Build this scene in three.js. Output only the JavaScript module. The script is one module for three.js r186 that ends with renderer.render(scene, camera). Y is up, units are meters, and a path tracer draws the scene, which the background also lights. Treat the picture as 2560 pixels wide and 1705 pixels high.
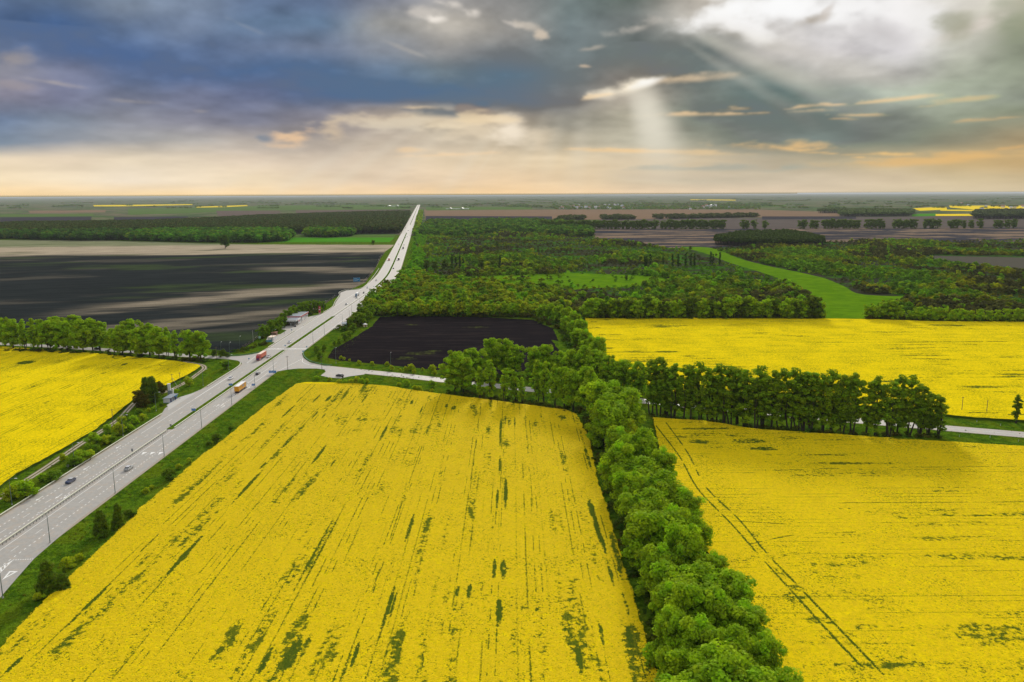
import * as THREE from 'three';
import { mergeGeometries } from 'three/addons/utils/BufferGeometryUtils.js';

/* ---------- camera, sun, exposure ---------- */
const H = 110, FOC = 1990, CW = 2560, CH = 1705, HORIZON = 485;
const PITCH = Math.atan((CH / 2 - HORIZON) / FOC), ROLL = -0.0043;
const scene = new THREE.Scene();
const camera = new THREE.PerspectiveCamera(2 * Math.atan(CH / 2 / FOC) * 180 / Math.PI, CW / CH, 1, 200000);
camera.position.set(0, H, 0);
camera.rotation.set(-PITCH, 0, ROLL);
camera.updateMatrixWorld(true);
const renderer = new THREE.WebGLRenderer({ antialias: true });
renderer.toneMapping = THREE.LinearToneMapping;
renderer.toneMappingExposure = 1.0;
renderer.shadowMap.enabled = true;
const SUN_AZ = 8 * Math.PI / 180, SUN_EL = 22 * Math.PI / 180;
const sun = new THREE.DirectionalLight(new THREE.Color().setRGB(1, 0.93, 0.82), 3.6);
sun.position.set(Math.sin(SUN_AZ) * Math.cos(SUN_EL), Math.sin(SUN_EL), -Math.cos(SUN_AZ) * Math.cos(SUN_EL)).multiplyScalar(3000);
sun.target.position.set(0, 0, -500);
sun.position.add(sun.target.position);
sun.castShadow = true;
sun.shadow.radius = 20;
Object.assign(sun.shadow.camera, { left: -1500, right: 1500, top: 1500, bottom: -1500, near: 1, far: 9000 });
sun.shadow.mapSize.set(4096, 4096);
scene.add(sun, sun.target);

/* ---------- helpers: random numbers, noise ---------- */
function rng(seed) { let a = seed >>> 0; return () => { a = (a + 0x6D2B79F5) >>> 0; let t = a; t = Math.imul(t ^ (t >>> 15), t | 1); t ^= t + Math.imul(t ^ (t >>> 7), t | 61); return ((t ^ (t >>> 14)) >>> 0) / 4294967296; }; }
const LAT = new Float32Array(65536); { const r = rng(7); for (let i = 0; i < 65536; i++) LAT[i] = r(); }
function vn(x, y) {
  const ix = Math.floor(x), iy = Math.floor(y); let fx = x - ix, fy = y - iy; fx = fx * fx * (3 - 2 * fx); fy = fy * fy * (3 - 2 * fy);
  const x0 = ix & 255, x1 = (ix + 1) & 255, y0 = (iy & 255) << 8, y1 = ((iy + 1) & 255) << 8;
  const a = LAT[y0 | x0], b = LAT[y0 | x1], c = LAT[y1 | x0], d = LAT[y1 | x1];
  return a + (b - a) * fx + (c - a) * fy + (a - b - c + d) * fx * fy;
}
function fbm(x, y, o = 4) { let s = 0, a = 0.5, t = 0; for (let i = 0; i < o; i++) { s += a * vn(x, y); t += a; x = x * 2.03 + 17.3; y = y * 2.03 + 9.1; a *= 0.5; } return s / t; }
const ss = (a, b, x) => { const t = Math.min(1, Math.max(0, (x - a) / (b - a))); return t * t * (3 - 2 * t); };
const mix = (a, b, t) => a + (b - a) * t;
const lin = (c) => { c /= 255; return c <= 0.04045 ? c / 12.92 : Math.pow((c + 0.055) / 1.055, 2.4); };
const ENC = new Uint8Array(4097); for (let i = 0; i <= 4096; i++) { const c = i / 4096; ENC[i] = Math.round(255 * (c <= 0.0031308 ? 12.92 * c : 1.055 * Math.pow(c, 1 / 2.4) - 0.055)); }
const enc = (c) => ENC[Math.max(0, Math.min(4096, c * 4096 | 0))];
const C = (r, g, b) => new THREE.Color().setRGB(r, g, b);

/* ---------- sky: broken storm cloud with the low sun behind it ---------- */
function makeSky() {
  const W = 4096, HH = 2048, data = new Float32Array(W * HH * 4);
  const gx = [0, 160, 320, 480, 640, 800, 960, 1120, 1280, 1440, 1600, 1760, 1920, 2080, 2240, 2400, 2560];
  const gy = [-60, 0, 60, 120, 180, 240, 300, 350, 400, 450, 490];
  const G = [ // cloud and air colours, sRGB, one row per height
    [95,115,145, 110,128,152, 118,134,155, 112,128,150, 105,122,148, 108,122,146, 122,130,148, 160,160,162, 145,150,150, 130,140,138, 130,138,134, 190,186,178, 232,228,222, 236,233,230, 232,229,226, 205,200,190, 165,162,145],
    [88,108,140, 98,118,148, 128,142,162, 122,137,160, 103,122,152, 100,117,146, 128,133,146, 160,158,156, 148,148,146, 122,135,135, 112,122,116, 196,188,176, 236,234,232, 235,233,231, 226,223,222, 200,196,186, 172,170,150],
    [80,103,140, 75,102,144, 100,120,152, 118,134,160, 100,122,150, 98,120,146, 150,150,148, 180,174,164, 150,148,144, 118,130,132, 118,124,122, 204,198,188, 214,210,206, 214,211,210, 214,211,211, 190,186,176, 160,162,138],
    [100,116,146, 82,104,142, 78,102,142, 92,112,146, 104,120,148, 112,124,146, 126,132,142, 138,138,138, 112,118,122, 108,118,120, 108,116,114, 118,128,126, 186,182,178, 206,202,202, 204,201,202, 176,176,164, 146,152,132],
    [134,134,146, 118,124,148, 96,112,144, 84,104,140, 78,102,138, 80,104,136, 96,114,136, 104,118,128, 84,104,120, 104,112,114, 132,126,118, 110,120,118, 134,142,136, 186,184,178, 198,196,192, 172,176,160, 148,156,136],
    [136,134,150, 122,126,150, 122,128,148, 118,124,148, 106,116,146, 86,106,138, 64,92,124, 64,90,116, 74,90,106, 112,112,112, 190,180,164, 118,126,120, 104,122,120, 128,144,136, 160,172,156, 156,168,146, 138,152,130],
    [112,128,154, 126,136,152, 138,140,150, 138,138,150, 130,132,148, 136,134,144, 172,160,150, 192,180,160, 200,184,162, 150,146,134, 186,180,160, 118,128,120, 112,124,118, 116,130,122, 128,140,126, 140,146,128, 146,146,124],
    [128,142,158, 142,148,158, 158,158,160, 172,168,164, 186,176,166, 184,172,160, 196,182,164, 206,192,170, 216,200,174, 184,174,152, 188,182,162, 160,158,140, 126,134,124, 118,132,124, 128,136,122, 146,142,120, 164,148,116],
    [230,212,184, 232,214,188, 232,216,190, 228,212,188, 224,206,184, 216,200,180, 218,200,176, 224,204,174, 228,208,176, 226,206,172, 222,204,174, 208,190,160, 188,176,152, 186,174,146, 196,178,140, 204,178,130, 206,176,126],
    [240,220,186, 242,224,194, 244,228,204, 242,224,196, 236,216,184, 228,208,180, 228,206,178, 232,208,176, 238,210,172, 232,208,172, 216,200,172, 204,192,168, 206,192,168, 210,194,168, 212,194,164, 206,188,152, 204,184,146],
    [248,216,166, 248,216,166, 249,217,166, 249,216,165, 247,215,167, 244,212,166, 244,210,164, 244,210,162, 245,210,162, 242,210,168, 236,208,174, 230,206,176, 226,204,176, 220,202,174, 216,200,170, 214,198,168, 212,196,166],
  ];
  const L = G.map((r) => r.map(lin));
  // lit rims, gaps and small clouds: x, y, half width, half height, tilt, colour, strength, raggedness
  const F = [
    [1590, 212, 92, 19, -0.32, 255, 242, 218, 1.0, 0.6], [1500, 240, 60, 6, -0.16, 250, 222, 180, 0.8, 1.0], [1720, 194, 105, 13, -0.05, 238, 210, 172, 0.7, 1.0], [1625, 203, 46, 13, -0.3, 255, 253, 248, 1.0, 0.5],
    [1800, 36, 95, 32, -0.42, 250, 249, 247, 1.0, 0.8], [1850, 70, 90, 26, 0.2, 246, 244, 242, 0.9, 1.0], [1960, 20, 150, 38, 0.05, 252, 252, 252, 0.9, 0.9], [2140, 18, 110, 40, 0, 246, 245, 244, 0.85, 0.9], [2310, 40, 60, 42, 0.4, 240, 238, 236, 0.8, 0.9], [2440, 62, 90, 16, -0.35, 224, 214, 204, 0.7, 1.0],
    [2020, 50, 40, 14, -0.2, 168, 158, 144, 0.85, 0.9], [2065, 22, 12, 34, 0.3, 200, 190, 180, 0.6, 1.0], [2200, 80, 60, 34, 0.4, 196, 192, 192, 0.7, 0.9], [2390, 62, 46, 38, 0.1, 160, 160, 138, 0.8, 0.8], [2530, 90, 60, 60, 0.1, 138, 146, 122, 0.7, 0.8],
    [1040, 30, 60, 14, 0.1, 214, 206, 196, 0.6, 0.9], [1084, 50, 26, 9, 0, 244, 236, 226, 0.9, 0.9], [1130, 10, 26, 10, 0.1, 226, 218, 208, 0.7, 1.0], [1180, 30, 18, 16, 0.4, 230, 222, 212, 0.7, 1.0], [1272, 54, 34, 8, 0.25, 232, 222, 210, 0.5, 1.5], [1322, 62, 44, 9, 0.28, 226, 212, 194, 0.45, 1.5], [1366, 86, 20, 10, 0.5, 234, 214, 190, 0.6, 1.5], [1490, 118, 30, 7, -0.15, 210, 196, 178, 0.5, 1.0], [1470, 162, 16, 5, 0, 226, 200, 170, 0.7, 1.0], [1600, 70, 60, 12, -0.25, 216, 206, 194, 0.55, 0.9],
    [1030, 126, 46, 7, 0.35, 178, 174, 168, 0.55, 1.0], [1120, 68, 60, 12, 0.1, 196, 190, 180, 0.5, 1.0],
    [980, 232, 240, 26, 0.1, 62, 90, 121, 0.65, 0.8], [1190, 252, 120, 18, 0.05, 72, 92, 110, 0.6, 1.2], [1080, 306, 240, 14, 0.02, 226, 206, 174, 0.55, 1.4],
    [1060, 272, 60, 8, 0.04, 232, 206, 168, 0.8, 1.0], [1120, 282, 60, 12, 0.06, 90, 104, 116, 0.8, 1.0], [1222, 260, 20, 10, -0.2, 74, 94, 112, 0.8, 0.9], [1200, 278, 60, 10, 0.1, 150, 134, 122, 0.7, 1.0], [1020, 276, 26, 5, 0.1, 110, 116, 126, 0.7, 1.0],
    [735, 345, 56, 17, -0.05, 238, 200, 158, 0.8, 1.1], [668, 344, 28, 9, 0.05, 120, 134, 150, 0.8, 0.9], [840, 330, 30, 26, 0.4, 224, 200, 166, 0.55, 0.8], [1000, 316, 80, 14, 0, 220, 208, 186, 0.5, 1.0], [1120, 318, 44, 7, 0.05, 236, 218, 186, 0.7, 1.0], [1025, 375, 40, 8, 0, 244, 208, 160, 0.6, 1.1], [1200, 322, 95, 26, 0, 234, 216, 186, 0.6, 0.8], [1292, 325, 46, 44, 0, 246, 232, 210, 0.85, 0.5], [1355, 352, 40, 36, 0, 232, 214, 186, 0.55, 0.5], [1250, 300, 80, 14, 0, 236, 212, 172, 0.6, 1.0], [1150, 385, 150, 5, -0.03, 250, 212, 164, 0.5, 1.1],
    [130, 207, 60, 7, 0.16, 190, 178, 168, 0.55, 1.0], [20, 145, 60, 20, 0.1, 160, 152, 150, 0.7, 0.9], [345, 252, 55, 8, 0.06, 172, 164, 160, 0.5, 1.0], [505, 277, 20, 6, 0, 170, 162, 158, 0.4, 1.0], [600, 60, 60, 8, 0.4, 150, 156, 168, 0.4, 1.0], [30, 215, 50, 12, 0.1, 160, 150, 152, 0.5, 1.0],
    [1830, 286, 170, 7, -0.03, 244, 208, 160, 0.8, 1.15], [1855, 272, 55, 7, -0.08, 240, 206, 160, 0.8, 1.1], [1990, 270, 70, 6, -0.1, 240, 204, 154, 0.7, 1.15], [2200, 254, 120, 6, -0.09, 244, 206, 152, 0.85, 1.15], [2090, 263, 40, 4, -0.05, 232, 196, 150, 0.7, 1.1], [2180, 287, 70, 5, -0.03, 238, 196, 140, 0.75, 1.15], [2115, 298, 40, 3, 0, 226, 186, 134, 0.6, 1.1], [2430, 247, 60, 7, -0.08, 226, 190, 136, 0.6, 1.1], [2490, 296, 80, 4, -0.1, 226, 184, 124, 0.6, 1.1], [2330, 262, 60, 4, -0.1, 214, 186, 138, 0.5, 1.1],
    [1960, 366, 120, 12, 0.05, 240, 196, 132, 0.7, 1.2], [2020, 372, 60, 4, -0.05, 252, 206, 134, 0.8, 1.1], [2110, 382, 120, 4, 0.02, 244, 198, 128, 0.7, 1.15], [2240, 383, 60, 5, 0.03, 252, 204, 128, 0.8, 1.1], [2160, 392, 40, 4, 0, 248, 200, 126, 0.7, 1.1], [2330, 400, 230, 12, -0.05, 234, 186, 116, 0.6, 1.1], [1700, 378, 160, 8, 0.02, 246, 208, 152, 0.55, 1.15], [1560, 376, 110, 6, 0.02, 248, 206, 148, 0.55, 1.15], [2540, 368, 60, 6, -0.15, 226, 180, 116, 0.6, 1.1],
    [1660, 416, 80, 9, 0, 176, 176, 162, 0.75, 0.95], [1830, 416, 90, 11, 0, 172, 172, 158, 0.8, 0.95], [1960, 418, 60, 10, 0, 168, 172, 158, 0.75, 0.95], [1620, 438, 110, 14, 0, 206, 190, 166, 0.6, 0.8], [1750, 440, 100, 12, 0, 208, 192, 168, 0.5, 0.8], [2050, 420, 30, 6, 0, 176, 174, 156, 0.6, 1.0],
  ].map((f) => f[3] <= 8 ? [f[0], f[1], f[2], f[3] * 0.72, f[4], f[5], f[6], f[7], f[8] * 0.85, f[9] * 0.55] : f[2] > 80 ? [...f.slice(0, 9), f[9] * 0.5] : [...f.slice(0, 9), f[9] * 0.75]).map((f) => ({ x: f[0], y: f[1], rx: f[2] * 1.25, ry: f[3] * 1.25, c: Math.cos(f[4]), s: Math.sin(f[4]), r: lin(f[5]), g: lin(f[6]), b: lin(f[7]), a: f[8], n: f[9] }));
  // shafts of light in the air below the gaps: direction from the sun, half width, where they begin and end, strength
  const SX = 1517, SY = -16;
  const R = [[1.22, 0.21, 245, 480, 0.72], [1.3, 0.1, 250, 420, 0.25], [0.42, 0.09, 250, 720, 0.3], [0.56, 0.06, 250, 640, 0.12], [0.30, 0.09, 300, 900, 0.22], [1.74, 0.1, 330, 520, 0.2], [1.9, 0.07, 340, 520, 0.13], [2.03, 0.06, 350, 540, 0.1], [2.26, 0.05, 430, 800, 0.13], [2.44, 0.045, 500, 900, 0.1], [2.53, 0.03, 560, 1200, 0.12], [2.6, 0.025, 700, 1300, 0.12], [2.68, 0.02, 900, 1500, 0.1], [2.19, 0.012, 430, 640, 0.1], [2.95, 0.01, 380, 420, 0.1]];
  const cp = Math.cos(PITCH), sp = Math.sin(PITCH), EDGE = 32.5 * Math.PI / 180;
  const col = [0, 0, 0];
  function at(az, el) {
    const fold = Math.abs(az) <= EDGE ? az : (() => { let t = (az + EDGE) / (4 * EDGE); t = (t - Math.floor(t)) * 4 * EDGE; return t <= 2 * EDGE ? t - EDGE : 3 * EDGE - t; })();
    const e = Math.min(el, 0.26), ce = Math.cos(e), se = Math.sin(e);
    const dz = ce * Math.cos(fold) * cp - se * sp, X = 1280 + FOC * ce * Math.sin(fold) / dz;
    const Y = CH / 2 - FOC * (se * cp + ce * Math.cos(fold) * sp) / dz + (1280 - X) * 0.0043;
    const nx = az * FOC, ny = el * FOC, low = ss(0, 260, ny), yv = 90 * Math.log(1 + ny / 90);
    const w1 = fbm(nx / 330 + 3.1, yv / 30 + 7.7, 5) - 0.5, w2 = fbm(nx / 300 + 31.7, yv / 28 + 1.3, 5) - 0.5;
    const x = X + 110 * w1, y = Y + (20 + 40 * low) * w2;
    let i = 0; while (i < gx.length - 2 && gx[i + 1] < x) i++;
    let j = 0; while (j < gy.length - 2 && gy[j + 1] < y) j++;
    let u = Math.min(1, Math.max(0, (x - gx[i]) / (gx[i + 1] - gx[i]))), v = Math.min(1, Math.max(0, (y - gy[j]) / (gy[j + 1] - gy[j])));
    u = u * u * (3 - 2 * u) * 0.6 + u * 0.4; v = v * v * (3 - 2 * v) * 0.5 + v * 0.5;
    for (let k = 0; k < 3; k++) col[k] = mix(mix(L[j][i * 3 + k], L[j][i * 3 + 3 + k], u), mix(L[j + 1][i * 3 + k], L[j + 1][i * 3 + 3 + k], u), v);
    const puff = fbm(nx / 170 + 5, yv / 15 + 2, 6) - 0.5, fine = fbm(nx / 52 + 15, yv / 5.5 + 2, 5) - 0.5, t = 1 + (0.95 * puff + 0.45 * fine) * (0.25 + 0.75 * ss(40, 220, ny));
    for (let k = 0; k < 3; k++) col[k] *= t;
    if (el < 0.27) {
      const bx = X + 46 * w1 + 30 * fine, by = Y + 12 * w2 + 9 * fine;
      for (const f of F) {
        const px = bx - f.x, py = by - f.y; if (Math.abs(px) > f.rx * 2 + 20 || Math.abs(py) > f.rx * 2 + 40) continue;
        const a = (px * f.c + py * f.s) / f.rx, b = (-px * f.s + py * f.c) / f.ry, d = Math.sqrt(a * a + b * b);
        const k = f.a * ss(-0.15, 0.95, 1 - d + f.n * (2.6 * fine + 1.1 * puff)); if (k <= 0) continue;
        col[0] = mix(col[0], f.r, k); col[1] = mix(col[1], f.g, k); col[2] = mix(col[2], f.b, k);
      }
      const rx = X - SX, ry = Y - SY, rr = Math.hypot(rx, ry), th = Math.atan2(ry, rx);
      for (const q of R) { const d = Math.abs(th - q[0]) / q[1]; if (d > 1) continue; const k = q[4] * (1 - ss(0, 1, d)) * ss(q[2] * 0.8, q[2] * 1.25, rr) * (1 - ss(q[3] * 0.7, q[3] * 1.1, rr)); col[0] = mix(col[0], 0.84, k); col[1] = mix(col[1], 0.79, k); col[2] = mix(col[2], 0.66, k); }
    }
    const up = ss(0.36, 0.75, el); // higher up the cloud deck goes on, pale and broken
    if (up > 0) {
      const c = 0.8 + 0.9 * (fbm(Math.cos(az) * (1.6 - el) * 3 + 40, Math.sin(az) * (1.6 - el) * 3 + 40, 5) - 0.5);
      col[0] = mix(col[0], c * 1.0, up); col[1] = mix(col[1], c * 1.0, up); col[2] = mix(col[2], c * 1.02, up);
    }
  }
  for (let j = 0; j < HH; j++) {
    const el = ((j + 0.5) / HH - 0.5) * Math.PI;
    for (let i = 0; i < W; i++) {
      const k = (j * W + i) * 4; data[k + 3] = 1;
      if (el < -0.002) { data[k] = 0.16; data[k + 1] = 0.17; data[k + 2] = 0.1; continue; }
      const phi = ((i + 0.5) / W - 0.5) * 2 * Math.PI, x = Math.cos(phi), z = Math.sin(phi); // direction towards (x, ., z)
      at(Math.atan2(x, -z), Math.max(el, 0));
      data[k] = col[0]; data[k + 1] = col[1]; data[k + 2] = col[2];
    }
  }
  const t = new THREE.DataTexture(data, W, HH, THREE.RGBAFormat, THREE.FloatType);
  t.mapping = THREE.EquirectangularReflectionMapping; t.colorSpace = THREE.LinearSRGBColorSpace; t.magFilter = t.minFilter = THREE.LinearFilter; t.needsUpdate = true;
  return t;
}
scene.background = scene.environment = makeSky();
scene.fog = new THREE.FogExp2(C(0.80, 0.86, 0.92), 0.000021);
console.log('sky done');

/* ---------- layout: where the lines of sight read off the photograph meet the ground ---------- */
const CR = Math.cos(ROLL), SR = Math.sin(ROLL), CPI = Math.cos(-PITCH), SPI = Math.sin(-PITCH);
function G(px, py, h = 0) {
  const x0 = (px - CW / 2) / FOC, y0 = -(py - CH / 2) / FOC, x = CR * x0 - SR * y0, y1 = SR * x0 + CR * y0;
  const y = CPI * y1 + SPI, z = SPI * y1 - CPI, t = (h - H) / y;
  return [x * t, z * t];
}
const GP = (pts) => pts.map((p) => G(p[0], p[1]));

/* ---------- naming ---------- */
const taken = new Map();
function numbered(name) { const n = taken.get(name) ?? 0; taken.set(name, n + 1); return n ? name + '_' + String(n).padStart(3, '0') : name; }
function tag(o, label, category, group, kind) { o.userData = { label, category }; if (group) o.userData.group = group; if (kind) o.userData.kind = kind; return o; }
function top(o, name, label, category, group, kind) { o.name = numbered(name); scene.add(o); tag(o, label, category, group, kind); return o; }
function part(parent, name, geo, mat) { const m = new THREE.Mesh(geo, mat); m.name = name; m.castShadow = m.receiveShadow = true; parent.add(m); return m; }
function thing(name, label, category, x = 0, z = 0, turn = 0, group, y = 0) { const g = new THREE.Group(); g.position.set(x, y, z); g.rotation.y = turn; return top(g, name, label, category, group); }
const ORD = ['first', 'second', 'third', 'fourth', 'fifth', 'sixth', 'seventh', 'eighth', 'ninth', 'tenth', 'eleventh', 'twelfth', 'thirteenth', 'fourteenth', 'fifteenth', 'sixteenth', 'seventeenth', 'eighteenth', 'nineteenth'];
const TENS = ['', '', 'twenty', 'thirty', 'forty', 'fifty', 'sixty', 'seventy', 'eighty', 'ninety'], TENTHS = ['', '', 'twentieth', 'thirtieth', 'fortieth', 'fiftieth', 'sixtieth', 'seventieth', 'eightieth', 'ninetieth'];
const ord = (n) => n <= 19 ? ORD[n - 1] : n >= 100 ? 'hundred and ' + (n === 100 ? 'zeroth' : ord(n - 100)) : n % 10 ? TENS[n / 10 | 0] + '-' + ORD[n % 10 - 1] : TENTHS[n / 10 | 0];

/* ---------- textures and ground materials ---------- */
function tex(w, h, fn, srgb = true) {
  const d = new Uint8Array(w * h * 4), o = [0, 0, 0];
  for (let j = 0; j < h; j++) for (let i = 0; i < w; i++) { fn(i, j, o); const k = (j * w + i) * 4; if (srgb) { d[k] = enc(o[0]); d[k + 1] = enc(o[1]); d[k + 2] = enc(o[2]); } else { d[k] = o[0] * 255; d[k + 1] = o[1] * 255; d[k + 2] = o[2] * 255; } d[k + 3] = 255; }
  const t = new THREE.DataTexture(d, w, h); t.magFilter = THREE.LinearFilter; t.minFilter = THREE.LinearFilter; if (srgb) t.colorSpace = THREE.SRGBColorSpace; t.needsUpdate = true; return t;
}
const wrap = (t) => { t.wrapS = t.wrapT = THREE.RepeatWrapping; return t; };
const matte = (o) => new THREE.MeshPhysicalMaterial({ specularIntensity: 0.0, ...o });
const std = (color, roughness = 0.9, extra = {}) => new THREE.MeshStandardMaterial({ color, roughness, ...extra });
// a rectangle of ground, [x0, z0, x1, z1], that a texture is laid over
class Plot {
  constructor(x0, z0, x1, z1, w, h) { Object.assign(this, { x0, z0, x1, z1, w, h }); }
  x(i) { return mix(this.x0, this.x1, (i + 0.5) / this.w); }
  z(j) { return mix(this.z0, this.z1, (j + 0.5) / this.h); }
  uv(x, z) { return [(x - this.x0) / (this.x1 - this.x0), (z - this.z0) / (this.z1 - this.z0)]; }
}
const metres = (s) => ({ uv: (x, z) => [x / s, z / s] });
function inside(p, x, z) { let c = false; for (let i = 0, j = p.length - 1; i < p.length; j = i++) if ((p[i][1] > z) !== (p[j][1] > z) && x < (p[j][0] - p[i][0]) * (z - p[i][1]) / (p[j][1] - p[i][1]) + p[i][0]) c = !c; return c; }
function rough(poly, step, amp, seed = 0) { // an outline with small irregularities
  const out = [];
  poly.forEach((a, i) => { const b = poly[(i + 1) % poly.length], l = Math.hypot(b[0] - a[0], b[1] - a[1]), n = Math.max(1, Math.round(l / step)); for (let k = 0; k < n; k++) { const t = k / n, x = mix(a[0], b[0], t), z = mix(a[1], b[1], t), q = k ? 1 : 0.3; out.push([x + q * amp * 2 * (fbm(x / 4 + seed, z / 4, 3) - 0.5), z + q * amp * 2 * (fbm(x / 4 + 50, z / 4 + seed, 3) - 0.5)]); } });
  return out;
}
function sheetGeo(poly, y, map) {
  const c = poly.map((p) => new THREE.Vector2(p[0], -p[1])), f = THREE.ShapeUtils.isClockWise(c); if (f) { c.reverse(); }
  const tri = THREE.ShapeUtils.triangulateShape(c, []), g = new THREE.BufferGeometry(), pos = [], uv = [];
  c.forEach((p) => { pos.push(p.x, y, -p.y); uv.push(...(map ? map.uv(p.x, -p.y) : [p.x, p.y])); });
  g.setAttribute('position', new THREE.Float32BufferAttribute(pos, 3)); g.setAttribute('uv', new THREE.Float32BufferAttribute(uv, 2)); g.setIndex(tri.flat()); g.computeVertexNormals(); return g;
}
function sideGeo(poly, y0, y1) {
  const pos = [], uv = [], idx = []; let s = 0;
  poly.forEach((a, i) => { const b = poly[(i + 1) % poly.length], l = Math.hypot(b[0] - a[0], b[1] - a[1]), k = pos.length / 3; pos.push(a[0], y0, a[1], b[0], y0, b[1], b[0], y1, b[1], a[0], y1, a[1]); uv.push(s, y0, s + l, y0, s + l, y1, s, y1); idx.push(k, k + 1, k + 2, k, k + 2, k + 3); s += l; });
  const g = new THREE.BufferGeometry(); g.setAttribute('position', new THREE.Float32BufferAttribute(pos, 3)); g.setAttribute('uv', new THREE.Float32BufferAttribute(uv, 2)); g.setIndex(idx); g.computeVertexNormals(); return g;
}
function ground(name, poly, y, mat, map, label, category) { const m = new THREE.Mesh(sheetGeo(poly, y, map), mat); m.receiveShadow = true; return top(m, name, label, category, null, 'structure'); }
function ribbon(pts, w, y, map = metres(10), off = 0) { // a strip of width w along pts, shifted sideways by off
  const pos = [], uv = [], idx = [];
  pts.forEach((p, i) => { const a = pts[Math.max(0, i - 1)], b = pts[Math.min(pts.length - 1, i + 1)], dx = b[0] - a[0], dz = b[1] - a[1], l = Math.hypot(dx, dz), nx = -dz / l, nz = dx / l; for (const s of [-1, 1]) { const x = p[0] + nx * (off + s * w / 2), z = p[1] + nz * (off + s * w / 2); pos.push(x, y, z); uv.push(...map.uv(x, z)); } if (i) { const k = 2 * i - 2; idx.push(k, k + 1, k + 2, k + 1, k + 3, k + 2); } });
  const g = new THREE.BufferGeometry(); g.setAttribute('position', new THREE.Float32BufferAttribute(pos, 3)); g.setAttribute('uv', new THREE.Float32BufferAttribute(uv, 2)); g.setIndex(idx); g.computeVertexNormals();
  if (g.attributes.normal.getY(0) < 0) { const ix = g.index.array; for (let k = 0; k < ix.length; k += 3) { const t = ix[k]; ix[k] = ix[k + 1]; ix[k + 1] = t; } g.computeVertexNormals(); } return g;
}
function smooth(pts, n = 8) { const c = new THREE.CatmullRomCurve3(pts.map((p) => new THREE.Vector3(p[0], 0, p[1])), false, 'centripetal'); return c.getPoints(n * (pts.length - 1)).map((v) => [v.x, v.z]); }

const grassTex = wrap(tex(1024, 1024, (i, j, o) => { // 60 m of verge, wraps
  const x = i / 1024 * 256, y = j / 1024 * 256, a = 0.5 * vn(x / 8, y / 8) + 0.5 * vn(x / 2, y / 2), b = vn(x, y), c = LAT[(i * 7 + j * 131) & 65535], t = ss(0.25, 0.75, a);
  const k = 0.45 + 0.75 * b + 0.3 * c, d = ss(0.4, 0.7, vn(x / 16 + 5, y / 32)); o[0] = mix(mix(0.034, 0.088, t), 0.12, d * 0.4) * k; o[1] = mix(mix(0.08, 0.165, t), 0.15, d * 0.4) * k; o[2] = mix(0.004, 0.007, t) * k;
}));
const grassBump = wrap(tex(512, 512, (i, j, o) => { const x = i / 2, y = j / 2; o[0] = o[1] = o[2] = 0.5 * vn(x / 4, y / 4) + 0.5 * LAT[(i * 13 + j * 57) & 65535]; }, false));
const mGrass = matte({ map: grassTex, bumpMap: grassBump, bumpScale: 0.35, roughness: 1 });

/* ---------- the plain out to the horizon ---------- */
{
  const plot = new Plot(-60000, -60000, 60000, 60000);
  const farTex = wrap(tex(1024, 1024, (i, j, o) => { // 9 km of far farmland: soil, pasture, scrub
    const x = i / 1024 * 256, y = j / 1024 * 256, a = vn(x / 4, y / 4), b = vn(x / 2 + 99, y * 1.0), k = 0.7 + 0.6 * vn(x * 2, y * 2);
    const s = ss(0.35, 0.6, a), g = ss(0.45, 0.7, b);
    o[0] = mix(mix(0.055, 0.15, s), 0.07, g) * k; o[1] = mix(mix(0.075, 0.125, s), 0.13, g) * k; o[2] = mix(mix(0.04, 0.085, s), 0.03, g) * k;
  }));
  const g = sheetGeo([[-60000, 3000], [60000, 3000], [60000, -75000], [-60000, -75000]], -0.35, metres(9000));
  const m = new THREE.Mesh(g, matte({ map: farTex, roughness: 1 })); m.receiveShadow = true;
  top(m, 'plain', 'flat farmland plain reaching to the hazy horizon', 'plain', null, 'structure');
  ground('meadow_ground', [[-1600, 200], [1600, 200], [1900, -2200], [-2000, -2200]], -0.02, mGrass, metres(60), 'green grass ground around the highway and the fields', 'ground');
}

/* ---------- rapeseed fields ---------- */
const FIELD_TOP = 1.15;
const mStem = matte({ color: C(0.06, 0.11, 0.012), roughness: 1 });
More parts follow.
